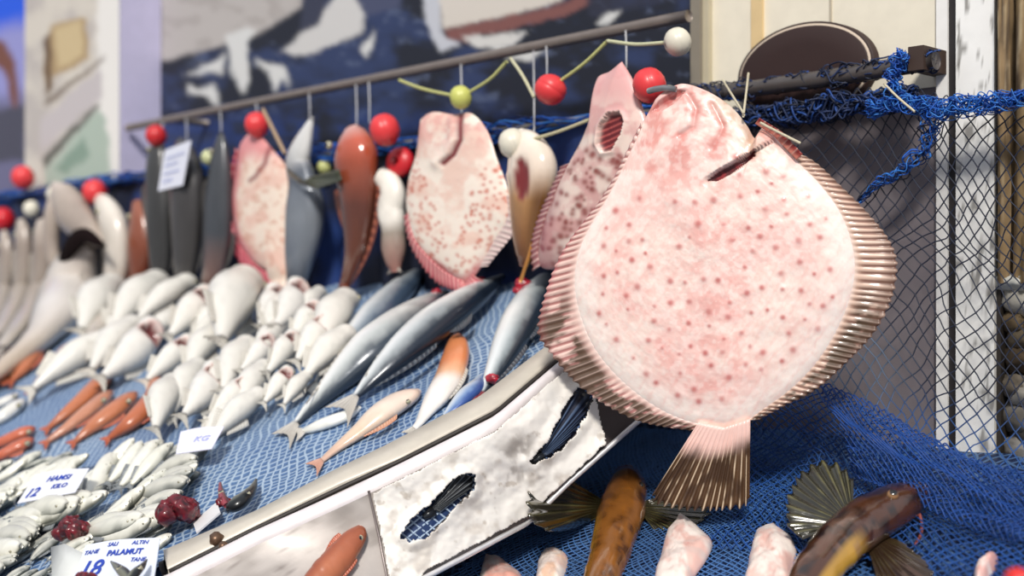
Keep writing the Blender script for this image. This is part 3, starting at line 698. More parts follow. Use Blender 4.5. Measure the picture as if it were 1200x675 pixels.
def cfL(u, v, ph):
    n = fbm(u*26, v*3, 71); c = mix(lin((232,196,184)), lin((156,90,86)), sst(.15, -.7, ph)*.85*sst(.05,.4,v))
    c = mix(c, lin((78,58,38)), sst(.34, .48, n+.05*ph)*sst(.42, .56, u)*sst(.10, .35, v)*.95); c = mix(c, lin((168,72,84)), sst(.75, 1, v)*sst(.75, .3, u)*.7)
    c = mix(c, lin((236,206,192)), sst(.7, 1, ph)*.4*(1-.5*v)); return mix(c, lin((250,232,222)), sst(.16, 0, v)*.8)
def cfR(u, v, ph):
    n = fbm(u*24, v*3, 75); c = mix(lin((220,184,162)), lin((112,66,52)), sst(.25, -.6, ph)*.85*sst(.0, .3, v))
    c = mix(c, lin((74,54,32)), sst(.34, .48, n+.05*ph)*sst(.42, .6, u)*sst(.1, .4, v)*.95); c = mix(c, lin((92,60,44)), sst(.55, 1, v)*.7)
    c = mix(c, lin((240,216,200)), sst(.7, 1, ph)*.38*(1-.6*v)); return mix(c, lin((250,232,222)), sst(.14, 0, v)*.85)
fringe([(752,146),(740,172),(724,206),(708,236),(692,262),(678,292),(672,330),(678,368),(695,408),(722,442),(755,470),(790,490),(822,500)],
       [(751,144),(738,169),(721,203),(703,233),(682,260),(656,298),(638,345),(630,390),(645,414),(672,446),(708,474),(752,495),(808,505)], 561, 54, 'left_fin_fringe', cfL)
fringe([(920,172),(938,190),(962,214),(984,243),(998,275),(1004,310),(998,350),(980,392),(955,430),(925,460),(895,482),(882,492)],
       [(930,176),(956,190),(985,217),(1016,248),(1042,280),(1052,308),(1046,350),(1024,392),(992,426),(958,456),(920,476),(890,492)], 521, 50, 'right_fin_fringe', cfR)
# tail stalk + tail fin
def cfT(u, v, ph):
    n = fbm(u*9, v*4, 79); c = mix(lin((92,66,44)), lin((226,202,172)), sst(.72, 1, ph)*sst(.62,.42,n)); c = mix(c, lin((66,46,32)), sst(.42, .62, n)*.75)
    return mix(c, lin((246,206,194)), sst(.46, .22, v+.12*(n-.5)+.08*u))
b = [hero(x, y, .005) for x, y in ((820,494),(850,500),(880,490))]; t = [hero(x, y, -.002) for x, y in ((764,580),(766,591),(800,599),(840,599),(872,596),(878,588))]
m = finplate(b, t, 161, 24, .0035, -HN, cfT, .0014, 15, .001, .05); part(m, 'tail_fin', FIN, rt)
# raw red flap of fin behind the gill
def cfl(u, v, ph): return mix(mix(lin((214,128,110)), lin((150,52,46)), sst(.2,.7,v)), lin((230,190,170)), sst(.7,1,ph)*.5)
b = [hero(x, y, .006) for x, y in ((886,146),(905,158),(934,188))]; t = [hero(x, y, .012) for x, y in ((892,140),(918,156),(942,182))]
part(finplate(b, t, 61, 8, .0016, -HN, cfl, .0008, 8), 'pelvic_fin', FIN, rt)
m = None; ed = [hero(x, y, .0245) for x, y in resample(np.array([(884,150),(888,166),(884,180),(866,192),(848,202),(833,212)], float), 24)]

# hook and cords
m = MB(); m.tube(np.array([hero(x, y, h) for x, y, h in ((758,105,-.01),(768,104,-.002),(780,104,.006),(794,106,.008))]), .0032, lin((150,150,152)), 10)
single(m, 'hook', STEEL, 'grey metal hook through the mouth of the huge pale turbot', 'hook')
# ================================================================ NET, PIPE AND CORDS ON THE RIGHT
PP = [onC(x, y, 1.745) for x, y in ((812,112),(860,107),(960,93),(1097,71))]
rt = thing('pipe', PP[2], 'short dark pipe wrapped in net in front of the oval plaque', 'pipe')
m = MB(); m.tube(resample(np.array(PP), 40), .0100, lin((104,98,96)), 14); part(m, 'tube', STEEL, rt)
m = MB(); wallbox(m, qof(1078,1.76), qof(1096,1.76), 1.725, WC, zof(1086,84,1.75), zof(1086,56,1.75), lin((66,50,42))); part(m, 'end_bracket', PAINT, rt, False)
m = MB(); wallbox(m, qof(812,1.76), qof(822,1.76), 1.735, WC-.018, zof(816,122,1.75), zof(816,102,1.75), lin((96,90,88))); part(m, 'wall_bracket', STEEL, rt, False)
DK = [(20,34,66),(26,44,84),(18,26,48),(30,70,140)]
rt = thing('fishing_net', onC(1000, 330, 1.7), 'blue fishing net hung from the dark pipe over grey wall and white board', 'net')
# control grid: rows from pipe to the counter; (px, py, depth)
def D(c): return lambda x: c/((x-600)/F+K)
rows = [  # each: y at a set of x, wall coordinate c
 ([(815,128),(900,122),(1000,104),(1060,100),(1110,112),(1165,112),(1290,108)], 1.75),
 ([(815,190),(900,180),(1000,170),(1060,165),(1110,170),(1165,170),(1290,168)], 1.74),
 ([(815,300),(900,300),(1000,300),(1060,300),(1110,300),(1165,300),(1290,300)], 1.735),
 ([(815,430),(900,425),(1000,430),(1060,440),(1110,440),(1165,440),(1290,440)], 1.72),
 ([(815,470),(900,480),(1000,500),(1060,520),(1110,535),(1165,545),(1290,560)], 1.66)]
NUX, NVY = 240, 200
xs = np.linspace(830, 1280, NUX); G = np.zeros((NUX, len(rows)+2, 3))
for i, x in enumerate(xs):
    for k, (rw, c) in enumerate(rows):
        y = np.interp(x, [a for a, b in rw], [b for a, b in rw]); G[i, k] = onC(x, y, c)
    G[i, 5] = T2.on(x, np.interp(x, [830,1000,1280],[540,590,640]), .012); G[i, 6] = T2.on(x, np.interp(x, [830,1000,1280],[620,690,720]), .008)
SG = np.zeros((NUX, NVY, 3))
for i in range(NUX): SG[i] = spline(np.c_[G[i][:, [2,0]], G[i][:, 1]], NVY)[:, [1,2,0]]
u_, v_ = np.meshgrid(np.linspace(0,1,NUX), np.linspace(0,1,NVY), indexing='ij')
SG = SG + NW*(.022*(fbm(u_*5, v_*5, 90)-.5))[..., None]
def surf(SGx, u, v):
    a = np.clip(u, 0, 1)*(SGx.shape[0]-1.001); b = np.clip(v, 0, 1)*(SGx.shape[1]-1.001); i = a.astype(int); j = b.astype(int); f = (a-i)[:, None]; g = (b-j)[:, None]
    return (SGx[i,j]*(1-f)+SGx[i+1,j]*f)*(1-g)+(SGx[i,j+1]*(1-f)+SGx[i+1,j+1]*f)*g
def netmesh(SGx, nu, nv, r, cf, warp=.02, seed=0, tilt=1.0):
    """two diagonal families of twine over a surface"""
    m = MB(); 
    for sg in (1, -1):
        for k in range(-nv, nu+nv):
            v = np.linspace(0, 1, 90); u = (k + sg*v*nv*tilt)/nu + (0 if sg > 0 else 0)
            uu = u + warp*(fbm(u*5, v*5, seed)-.5)*2; vv = v + warp*(fbm(u*5+9, v*5, seed+3)-.5)*2*np.sin(math.pi*v)
            ok = (uu >= 0) & (uu <= 1)
            if ok.sum() < 4: continue
            i0, i1 = np.where(ok)[0][[0, -1]]
            if not ok[i0:i1+1].all(): continue
            p = surf(SGx, uu[i0:i1+1], vv[i0:i1+1]) + np.array([0, -.0006*sg, 0]); m.tube(p, r, cf(uu[i0:i1+1], vv[i0:i1+1]), 3, False)
    return m
def cfn(u, v): return mix(mix(lin((34,40,58)), lin((120,144,172)), sst(.46, .6, v+.12*(vn(u*8, v*6, 4)-.5))*sst(.6,.3,u)), lin((40,84,146)), sst(.62,.75,v))
part(netmesh(SG, 28, 26, .00085, cfn, .045, 3), 'mesh', NETM, rt)
# second, denser layer where the net folds at the foot
def layer(quad, nu, nv, r, col, seed, warp, amp):
    """quad: 4 rows of (px,py,h over T2 or c)"""
    Gq = np.array(quad); a = np.array([spline(rw, 60) for rw in Gq]); S2 = np.array([spline(a[:, i][:, [2,0,1]], 60)[:, [1,2,0]] for i in range(60)])
    uu, vv = np.meshgrid(np.linspace(0,1,60), np.linspace(0,1,60), indexing='ij'); S2 = S2 + np.array([-.3,-.7,.6])*(amp*(fbm(uu*7, vv*7, seed)-.5))[..., None]
    return netmesh(S2, nu, nv, r, lambda u, v: mix(lin(col), lin(col)*1.7, vn(u*9, v*9, seed)), warp, seed)
q = [[onC(x, y, 1.64) for x, y in ((860,440),(960,452),(1060,500),(1170,545),(1290,560))],
     [onC(x, y, 1.60) for x, y in ((850,480),(960,490),(1060,530),(1170,565),(1290,585))],
     [T2.on(x, y, .02) for x, y in ((845,540),(960,548),(1060,575),(1170,600),(1290,620))],
     [T2.on(x, y, .015) for x, y in ((830,640),(960,650),(1060,665),(1170,680),(1290,690))]]
part(layer(q, 36, 22, .0008, (26,66,128), 7, .03, .03), 'folded_layer', NETM, rt)
q2 = [[onC(x, y, 1.60) for x, y in ((960,448),(1020,470),(1090,510),(1180,552),(1290,566))],[onC(x, y, 1.58) for x, y in ((965,470),(1025,500),(1090,535),(1180,572),(1290,590))],
      [onC(x, y, 1.56) for x, y in ((985,500),(1035,530),(1090,560),(1180,592),(1290,610))],[T2.on(x, y, .03) for x, y in ((1000,560),(1060,585),(1110,605),(1190,630),(1290,640))]]
part(layer(q2, 34, 12, .0009, (22,58,120), 17, .03, .03), 'folded_layer', NETM, rt)
q3 = [[T2.on(x, y, .012) for x, y in pl] for pl in (((740,500),(790,505),(850,510),(930,500)),((660,560),(760,545),(850,560),(960,560)),((590,620),(720,610),(850,620),(990,620)),((500,700),(700,690),(850,690),(1040,690)))]
part(layer(q3, 50, 40, .0008, (58,96,146), 27, .04, .010), 'counter_layer', NETM, rt)
# bunches: along the pipe, a hanging roll, the blue gathered band
b1 = [p + np.array([0,0,.001]) for p in PP]
part(bundle(b1, lambda u: .010+.006*vn(u*16, u*0, 7), 24, .0011, DK, 11, 160, 1.0), 'pipe_wrap', NETM, rt)
b2 = [onC(x, y, 1.735) for x, y in ((826,152),(870,140),(960,128),(1040,118),(1075,112))]
part(bundle(b2, lambda u: .012+.008*vn(u*12, u*0, 8), 46, .0013, DK, 12, 160, .7), 'hanging_roll', NETM, rt)
b3 = [onC(x, y, 1.715) for x, y in ((1018,128),(1056,120),(1100,127),(1150,122),(1200,115),(1290,108))]
part(bundle(b3, lambda u: .006+.008*vn(u*9, u*0, 9), 34, .0007, BL+[(60,130,210)], 13, 240, .6), 'gathered_band', NETM, rt)
b4 = [onC(x, y, 1.72) for x, y in ((1062,62),(1050,80),(1046,104),(1066,124))]
part(bundle(b4, lambda u: .011+0*u, 26, .0008, BL, 14, 80, .9), 'knot', NETM, rt)
b5 = [onC(x, y, 1.725) for x, y in ((1094,130),(1086,168),(1064,196),(1030,214),(1006,236))]
part(bundle(b5, lambda u: .014*(1-u)+.003, 14, .0008, DK+BL, 15, 100, .8), 'gathered_fold', NETM, rt)
TIE = (214,204,176)
for pts, lab in ((((847,94),(858,112),(874,136)),'left pale cord tying the net above the big turbot gill'),(((877,86),(872,112),(873,138)),'right pale cord tying the net above the big turbot gill'),(((1036,98),(1052,114),(1072,131)),'short pale cord tied at the blue net knot'),(((893,146),(916,158),(940,170)),'pale cord lying along the top right of the big turbot')):
    if pts[0][0] == 893: pth = [hero(x, y, .016) for x, y in pts]
    else:
        pth = [onC(*pts[0], 1.722), (onC(*pts[0], 1.722)+hero(*pts[2], .010))/2, hero(*pts[2], .012)] if pts[0][0] < 900 else [onC(x, y, 1.69) for x, y in pts]
    m = MB(); m.tube(spline(np.array(pth), 20), .0013, lin(TIE), 8); single(m, 'cord', CORD, lab, 'cord')

# ================================================================ FLOATS ON THE LINE
FC = 1.575
def net_float(x, y, rpx, col, lab, c=FC, sq=.95, grp=None, ax=(1,0,.3)):
    p = onC(x, y, c); r = rpx*p[1]/F
    rt = thing('net_float', p, lab, 'float', grp); a = np.array(ax, float); a /= np.linalg.norm(a); b = np.cross(a, [0,0,1.]); b /= np.linalg.norm(b); c_ = np.cross(b, a)
    m = MB(); pr = [(-.86,.16),(-.92,.22),(-.94,.32),(-.82,.56),(-.62,.80),(-.35,.95),(-.03,1),(0,.985),(.03,1),(.35,.95),(.62,.80),(.82,.56),(.94,.32),(.92,.22),(.86,.16)]
    R = np.array([[p + r*(a*u*sq + (b*math.cos(t)+c_*math.sin(t))*v) for t in np.linspace(0, 2*math.pi, 28, endpoint=False)] for u, v in pr])
    m.grid(R, lin(col), wv=True); part(m, 'ball', PLAST, rt)
    m = MB(); m.tube(np.array([p-a*r*.88, p+a*r*.88]), r*.165, lin(np.array(col)*.55), 12); part(m, 'core_tube', PLAST, rt); return p
RED = (230,62,66); WHT = (228,222,204)
net_float(645, 105, 19, RED, 'red float hanging on its own between the two pale spotted turbots', c=1.55, ax=(.5,0,.8))
net_float(761, 100, 21, RED, 'largest red float right above the big turbot head', c=1.53)
net_float(794, 49, 17, WHT, 'white float highest up against the rail end', c=1.56)
net_float(540, 114, 14, (204,206,110), 'yellow-green float above the pale spotted turbot', c=1.55)
net_float(451, 152, 19, RED, 'red float beside the orange-headed gurnard', c=1.55)
net_float(469, 190, 18, (206,34,44), 'dark red float with a hole below another red float', c=1.60, sq=.6, ax=(-.5,-1,.1))
net_float(601, 168, 18, WHT, 'white float on the brown fish next to the spotted turbot', c=1.55)
net_float(301, 146, 15, RED, 'red float at the top of the pink-rimmed turbot')
net_float(183, 159, 13, (206,40,46), 'red float above the two dark fish under the white tag')
net_float(245, 185, 10, (204,208,160), 'small pale green float between dark hanging fish', c=1.60)
net_float(111, 225, 15, RED, 'red float above the long pale fish at left')
net_float(27, 208, 14, RED, 'red float in front of the painted pillar at far left', c=1.60)
net_float(4, 257, 14, (210,30,44), 'red float cut by the left edge of the photo')
net_float(37, 245, 10, WHT, 'white float below the far left red float')
net_float(65, 228, 11, WHT, 'white float above the gaping grey fish')
net_float(380, 196, 9, (196,200,130), 'small yellowish float half behind the grey bonito', c=1.63)
net_float(1193, 682, 17, (224,44,40), 'red float just showing at the bottom right corner', c=1.1)
def cordp(pts, lab, r=.0022, col=(196,196,128), c=1.555, cat='cord', name='cord'):
    m = MB(); m.tube(spline(np.array([onC(x, y, c) for x, y in pts]), 24), r, lin(col), 8); single(m, name, CORD, lab, cat)
cordp([(468,94),(495,104),(530,112)], 'yellow-green cord left of the yellow-green float')
cordp([(550,108),(575,92),(594,72)], 'yellow-green cord rising right from the yellow-green float')
cordp([(598,68),(612,88),(626,114)], 'pale cord dropping to the single red float', col=(206,202,170))
cordp([(658,94),(685,74),(712,48)], 'yellow-green cord rising right from the single red float')
cordp([(712,48),(745,52),(780,50)], 'pale cord tied to the highest white float', col=(206,206,170))
cordp([(622,164),(655,154),(692,140)], 'pale cord from the white float to the narrow spotted turbot', col=(206,198,160))
cordp([(308,128),(320,152),(334,180)], 'thick beige cord beside the pink-rimmed turbot', .0032, (176,150,124))
cordp([(776,104),(784,102),(790,104)], 'pale cord end at the largest red float', col=(206,206,180))
for x, y0, y1, lab in ((733,30,76,'the narrow spotted turbot'),(540,72,135,'the pale spotted turbot'),(417,98,152,'the orange-headed gurnard'),(432,96,140,'the red float by the gurnard'),(625,62,164,'the brown fish with a slit'),(640,58,90,'the single red float'),(362,112,140,'the grey bonito'),(218,130,168,'the dark fish in the middle of three'),(258,126,162,'the dark fish farthest right of three'),(300,118,135,'the pink-rimmed turbot float'),(190,142,168,'the dark fish farthest left of three')):
    yr = 150-(x-150)*138/690
    m = MB(); m.tube(np.array([onC(x, yr, 1.69), onC(x+1, (yr+y1)/2, 1.63), onC(x+1, y1+4, 1.58)]), .0011, lin((196,196,200)), 6)
    single(m, 'hanging_line', CORD, 'thin clear line from the rail down to '+lab, 'line')
# ================================================================ OTHER HANGING FISH
def HF(c):
    def f(x, y, h=0):
        a = onC(x, y, c); b = T1.on(x, y, .026); k = .02       # hangs free until it meets the counter, then lies along it
        da, db = a[1], b[1]; t = 1/(1+math.exp(max(-40, min(40, (db-da)/k))))
        p = CAM + ray(x, y)*(da*(1-t)+db*t) if db-da < .2 else a
        return p + (NW*(1-t)+T1.n*t)*h
    def N(x, y):
        a = onC(x, y, c)[1]; b = T1.on(x, y, .026)[1]; t = 1/(1+math.exp(max(-40, min(40, (b-a)/.02)))) if b-a < .2 else 0
        n = NW*(1-t)+T1.n*t; return n/np.linalg.norm(n)
    f.N = N; return f
# -- pale spotted turbot
fn = HF(1.56); pb = [(493,140),(502,133),(511,131),(532,134),(553,133),(571,153),(582,184),(596,224),(597,254),(580,284),(564,313),(546,332),(520,316),(489,284),(477,247),(479,211),(488,180)]
rs = np.random.RandomState(9); sp2 = [(rs.uniform(476,598), rs.uniform(190,325), rs.uniform(1.2,2.5)) for _ in range(330)]
SL = [(542,134),(545,165),(538,182),(527,192)]
def cB(X, Y, R):
    n1 = fbm(X*.05, Y*.05, 101); n2 = fbm(X*.12, Y*.12, 102); C = mix(lin((246,232,218)), lin((238,206,190)), sst(.4,.65,n1))
    for x, y, r in sp2: C = mix(C, lin((204,112,90)), np.exp(-((X-x)**2+(Y-y)**2)/(r*1.0)**2)*.8*(abs(x-536)+ (y-260)*.3 > 14))
    C = mix(C, lin((228,170,160)), sst(190,150,Y)*sst(.35,.6,n2)*.8); C = mix(C, lin((206,110,116)), sst(.86,.98,R)*sst(290,320,Y)*.8)
    C = mix(C, lin((120,30,40)), np.exp(-(dpoly(X, Y, SL)/3.2)**2)); return C
def dB(X, Y): return -.004*np.exp(-(dpoly(X, Y, SL)/3.5)**2) + .004*np.exp(-(dpoly(X, Y, [(s[0]-7, s[1]) for s in SL])/7)**2) + .001*(fbm(X*.1, Y*.1, 3)-.5)
rt = thing('turbot', fn(540,338), 'pale turbot with pink speckles hanging next to the white and yellow-green floats', 'fish')
outline_fish('body', pb, fn, .012, cB, rt, TURB, dB, 100, 260)
def edgefin(inn, out, n, rays, nm, cf, fn, rt, th=.0014, wav=.001):
    b = [fn(x, y, .002) for x, y in spline(np.array(inn, float), n)]; t = [fn(x, y, 0) for x, y in spline(np.array(out, float), n)]
    return part(finplate(b, t, n, 8, th, NW, cf, .0009, rays, wav, .12), nm, FIN, rt)
PK = raycol((190,96,104), (232,178,170), (150,52,66))
edgefin([(480,250),(484,272),(492,288),(520,316),(545,330)], [(473,255),(478,282),(488,303),(512,332),(543,345)], 121, 18, 'left_fin_fringe', PK, fn, rt)
edgefin([(596,228),(597,254),(580,284),(564,313)], [(603,232),(606,262),(600,278),(572,312)], 97, 14, 'right_fin_fringe', raycol((206,180,176),(238,220,210)), fn, rt)
edgefin([(538,328),(546,332),(554,322)], [(546,352),(556,352),(568,330)], 49, 7, 'tail_fin', PK, fn, rt)
# -- pink rimmed turbot
fn = HF(1.585); pb = [(282,168),(290,158),(301,156),(322,178),(338,200),(342,240),(340,270),(338,316),(338,336),(330,346),(320,340),(322,324),(297,307),(280,283),(273,237),(277,195)]
SL3 = [(318,172),(316,192),(306,208),(300,212)]
def cC(X, Y, R):
    n1 = fbm(X*.07, Y*.07, 111); C = mix(lin((240,222,206)), lin((232,196,180)), sst(.4,.65,n1)); C = mix(C, lin((204,140,112)), sst(.58,.7,fbm(X*.2,Y*.2,112))*.55)
    C = mix(C, lin((216,124,132)), sst(.62,.9,R)*sst(318,296,X+.08*(Y-240))*.9); C = mix(C, lin((224,150,150)), sst(200,165,Y)*.8)
    return mix(C, lin((130,50,56)), np.exp(-(dpoly(X, Y, SL3)/2.6)**2)*.9)
rt = thing('turbot', fn(330,345), 'pink-rimmed turbot hanging against the grey bonito', 'fish')
outline_fish('body', pb, fn, .012, cC, rt, TURB, None, 60, 160)
edgefin([(280,176),(275,200),(272,238),(278,280),(297,307),(318,322)], [(276,174),(270,200),(266,240),(271,288),(290,318),(318,336)], 121, 20, 'left_fin_fringe', raycol((196,76,96),(232,150,150),(170,52,74)), fn, rt)
# -- narrow spotted turbot seen nearly edge on
fn = HF(1.535); pb = [(729,72),(742,94),(752,122),(760,150),(756,180),(742,215),(722,255),(700,285),(672,306),(648,316),(634,312),(632,290),(640,258),(652,226),(668,192),(686,158),(697,126),(702,90),(714,84)]
rs = np.random.RandomState(19); sp4 = [(rs.uniform(630,755), rs.uniform(170,315), rs.uniform(2,4.2)) for _ in range(190)]
GH = [(722,134),(735,132),(740,142),(737,158),(728,178),(716,180),(710,170),(712,150)]
def cD(X, Y, R):
    n1 = fbm(X*.06, Y*.06, 121); C = mix(lin((236,214,202)), lin((216,170,164)), sst(.4,.65,n1))
    for x, y, r in sp4: C = mix(C, lin((136,62,56)), np.exp(-((X-x)**2+(Y-y)**2)/r**2)*.8)
    C = mix(C, lin((222,158,158)), sst(150,100,Y)*.75); C = mix(C, lin((150,66,84)), sst(675,640,X+(n1-.5)*24)*.6)
    g = inpoly(X, Y, GH).astype(float); C = mix(C, mix(lin((98,22,30)), lin((178,84,80)), sst(.3,.9,np.sin((X*.5+Y)*.9))), g)
    return mix(C, lin((250,226,214)), np.exp(-(dpoly(X, Y, GH+GH[:1])/2)**2)*.5)
def dD(X, Y): return -.006*inpoly(X, Y, GH)+.003*np.exp(-(dpoly(X, Y, GH+GH[:1])/4)**2)
rt = thing('turbot', fn(650,315), 'narrow brown-speckled turbot with an open red gill behind the big turbot', 'fish')
outline_fish('body', pb, fn, .016, cD, rt, TURB, dD, 80, 220, (700,210))
edgefin([(668,192),(652,226),(640,258),(632,290),(634,312)], [(656,196),(640,230),(628,262),(622,294),(624,318)], 97, 18, 'fin_fringe', raycol((150,90,92),(214,176,168),(120,60,70)), fn, rt)
# generic hanging fish
def hang(name, pts, c, label, colf, thick=.6, mat=SILV, tail=None, eye=None, fins=(), group=None, disp=None, cat='fish'):
    pts = [(a_, b_, c_*1.2) for a_, b_, c_ in pts]; fn = HF(c); q = max(p[1] for p in pts); e = pts[-1] if pts[-1][1] > pts[0][1] else pts[0]
    rt = thing(name, fn(e[0], e[1]), label, cat, group)
    mb, p, nn, R = path_body(pts, fn, colf, thick, 60, 36, False, disp=disp); part(mb, 'body', mat, rt)
    if tail: part(tail_fin(p, fn, *tail[:2], tail[2], h=0), 'tail_fin', FIN, rt)
    if eye: 
        x, y, r, h = eye; part(eye_mb(x, y, fn, h, r, NW), 'eye', SLIME, rt)
    for (s0, s1, sd, ln, cf, sw) in fins: part(fin_side(p, nn, fn, s0, s1, sd, ln, cf, 0, sw), 'fin', FIN, rt)
    return rt, fn, p, nn
def bands(stops, side=None):
    def f(s, sd, fr):
        k = [a for a, b in stops]; cc = np.array([lin(b) for a, b in stops]); c = np.stack([np.interp(s, k, cc[:, i]) for i in range(3)], -1)
        n = fbm(s*9+3, sd*2+fr+4, 7); c = c*(.82+.36*n)[:, None]
        if side: c = mix(c, lin(side[0]), sst(side[1], side[2], sd))
        return np.clip(c, 0, 1)
    return f
DKF = raycol((54,52,52), (110,106,100)); PALEF = raycol((150,140,130), (210,202,190)); BRF = raycol((110,56,44), (180,104,76))
# brown fish under the white float
def cE(s, sd, fr):
    c = bands([(0,(236,226,212)),(.3,(232,214,196)),(.5,(176,130,84)),(.8,(130,86,50)),(1,(96,56,40))])(s, sd, fr); c = mix(c, lin((126,40,40)), sst(1.15,.8,np.hypot((s-.36)/.16, (sd+.1)/.34))*(fr > 0)); return mix(c, lin((120,80,44)), sst(-.35,-.8,sd)*sst(.3,.5,s))
hang('monkfish', [(606,158,8),(614,172,18),(622,195,25),(623,215,24),(620,240,20),(617,270,15),(615,300,9),(613,312,4)], 1.565, 'yellow-brown fish with a dark red slit hanging under the white float', cE, .6, SLIME,
     disp=lambda s, sd, fr: -.2*sst(1.15,.6,np.hypot((s-.36)/.16, (sd+.1)/.34))*(fr > 0), fins=((.55,.9,-1,6,BRF,.6),))
m = MB(); m.tube(spline(np.array([onC(x, y, 1.535) for x, y in ((624,284),(620,300),(614,318),(610,330))]), 16), .0024, lin((216,150,80)), 8); single(m, 'brass_hook', STEEL, 'thin orange brass hook hanging below the yellow-brown fish', 'hook')
# orange-headed gurnard
cF = bands([(0,(206,160,150)),(.1,(184,84,58)),(.3,(138,70,50)),(.45,(92,50,38)),(.8,(100,56,42)),(1,(120,66,48))], ((190,150,116), .55, .95))
r_, f_, p_, n_ = hang('gurnard', [(412,150,7),(414,160,15),(417,180,22),(418,200,22),(420,225,20),(420,255,17),(418,285,13),(412,312,9),(404,335,6),(397,350,4)], 1.57, 'orange-headed brown gurnard hanging with a thin curved tail', cF, .7, SLIME, (12,6,BRF), (405,172,.006,.03), ((.35,.9,-1,7,BRF,.5),(.35,.6,1,8,BRF,.7)))
m = MB(); m.blob(onC(420,186,1.56), (.010,.010,.018), lin((170,84,62)), 12, 16, .15, 4); part(m, 'gill_cover', FISH, r_)
# grey bonito with white jaw
cG = bands([(0,(226,224,220)),(.2,(214,214,212)),(.27,(170,170,172)),(.33,(92,98,108)),(.55,(128,134,142)),(.8,(104,112,124)),(1,(80,86,96))], ((40,44,54), .6, .85))
r_, f_, p_, n_ = hang('bonito', [(366,138,2),(361,152,6),(354,172,11),(349,190,13),(354,212,15),(357,240,20),(356,268,20),(352,295,17),(348,322,12),(344,345,7),(342,352,4)], 1.575, 'grey bonito with a white pointed jaw hanging head up beside the pink-rimmed turbot', cG, .62, SILV, (10,8,DKF))
b = [onC(x, y, 1.54) for x, y in ((340,206),(352,216),(362,208))]; t = [onC(x, y, 1.52) for x, y in ((336,196),(370,222),(400,212),(398,198))]
part(finplate(b, t, 49, 8, .0012, NW, raycol((52,56,40),(96,98,72)), .0006, 9), 'pectoral_fin', FIN, r_)
# three dark fish
cH = lambda a, b: bands([(0,a),(.5,b),(.85,b),(1,(96,78,70))], ((30,30,34), .5, .9))
DK1 = ((.3,.5,1,5,DKF,.8),(.6,.85,-1,5,DKF,.8))
hang('mackerel', [(186,164,4),(185,178,10),(185,205,14),(187,250,16),(188,300,13),(187,335,8),(186,346,4)], 1.585, 'dark fish hanging leftmost of the three under the white tag', cH((66,66,66),(60,60,60)), .6, SILV, (14,9,DKF), (181,176,.005,.012), DK1)
hang('mackerel', [(210,164,4),(214,180,13),(219,210,19),(220,250,19),(218,300,15),(215,335,9),(213,348,4)], 1.575, 'dark fish hanging in the middle of the three, mostly below the white tag', cH((70,68,70),(68,66,66)), .6, SILV, (14,9,DKF), (206,182,.005,.02), DK1)
hang('mackerel', [(259,156,3),(259,172,8),(258,200,13),(256,240,16),(254,280,16),(250,312,13),(243,335,8),(239,348,4)], 1.57, 'dark fish with a light stripe hanging rightmost of the three', bands([(0,(74,76,80)),(.6,(70,74,80)),(1,(150,112,100))], ((36,38,42), -.1, .3)), .6, SILV, (14,9,DKF), (255,178,.005,.012), DK1)
# tag
fnT = HF(1.53)
rt = thing('price_tag', fnT(200,222), 'white paper tag hanging over the two dark fish', 'price tag')
m = MB(); q = [fnT(x, y) for x, y in ((193,176),(224,164),(214,217),(185,224))]; m.hexa([p-NW*.001 for p in q]+q, lin((226,228,240))); part(m, 'card', PAPER, rt, False)
m = MB()
for k, (y, l) in enumerate(((.25,.7),(.42,.5),(.62,.62),(.8,.4))):
    A0 = q[0]*(1-y)+q[3]*y; B0 = q[1]*(1-y)+q[2]*y; xs_ = np.linspace(.15, .15+l, 26)
    m.tube(np.array([A0*(1-x)+B0*x+NW*.0012+np.array([0,0,.0022*math.sin(x*70+k)]) for x in xs_]), .0006, lin((150,160,210)), 4)
part(m, 'faint_writing', INK, rt)
# reddish brown fish behind
hang('red_fish', [(160,236,5),(164,260,12),(165,290,15),(162,320,11),(156,342,6),(152,350,3)], 1.60, 'rust-red fish hanging left of the dark fish, behind the long pale fish', bands([(0,(150,90,68)),(.5,(124,66,46)),(1,(110,52,36))]), .6, FISH, (8,7,BRF), (158,254,.006,.012), ((.3,.7,1,6,BRF,.6),))
# gaping grey fish
fnG = HF(1.55)
rt = thing('gaping_fish', fnG(60,400), 'big grey fish hanging with its black mouth gaping wide', 'fish')
cI = bands([(0,(170,158,150)),(.15,(206,198,190)),(.45,(214,208,202)),(.75,(190,176,160)),(1,(196,176,156))], ((120,112,104), .35, .95))
mb, p, nn, R = path_body([(106,286,8),(101,294,18),(94,308,27),(86,332,34),(73,362,30),(52,390,18),(28,412,13),(8,428,11),(-8,442,7),(-20,452,5)], fnG, cI, .75, 50, 24, False); part(mb, 'body', FISH, rt)
part(tail_fin(p, fnG, 26, 20, PALEF), 'tail_fin', FIN, rt)
cJw = bands([(0,(206,190,176)),(.3,(176,162,150)),(.7,(158,144,134)),(1,(190,176,162))])
mb, p, nn, R = path_body([(64,218,6),(74,232,17),(84,248,22),(98,264,19),(112,278,11),(121,286,4)], HF(1.545), cJw, .7, 30, 20, False); part(mb, 'upper_jaw', FISH, rt)
mb, p, nn, R = path_body([(66,226,7),(62,250,11),(60,280,11),(63,305,8),(66,318,3)], HF(1.55), cJw, .7, 30, 20, False); part(mb, 'gill_cover', FISH, rt)
mb, p, nn, R = path_body([(67,314,2),(76,299,8),(89,282,11),(100,276,9),(113,282,6),(123,289,2)], HF(1.505), bands([(0,(20,12,12)),(1,(26,14,14))]), .5, 24, 16, False); part(mb, 'mouth_cavity', DARK, rt)
part(eye_mb(82,240,HF(1.53),.0,.009,NW), 'eye', SLIME, rt)
b = [onC(x, y, 1.52) for x, y in ((96,318),(90,332),(84,346))]; t = [onC(x, y, 1.50) for x, y in ((112,350),(102,362),(90,366))]
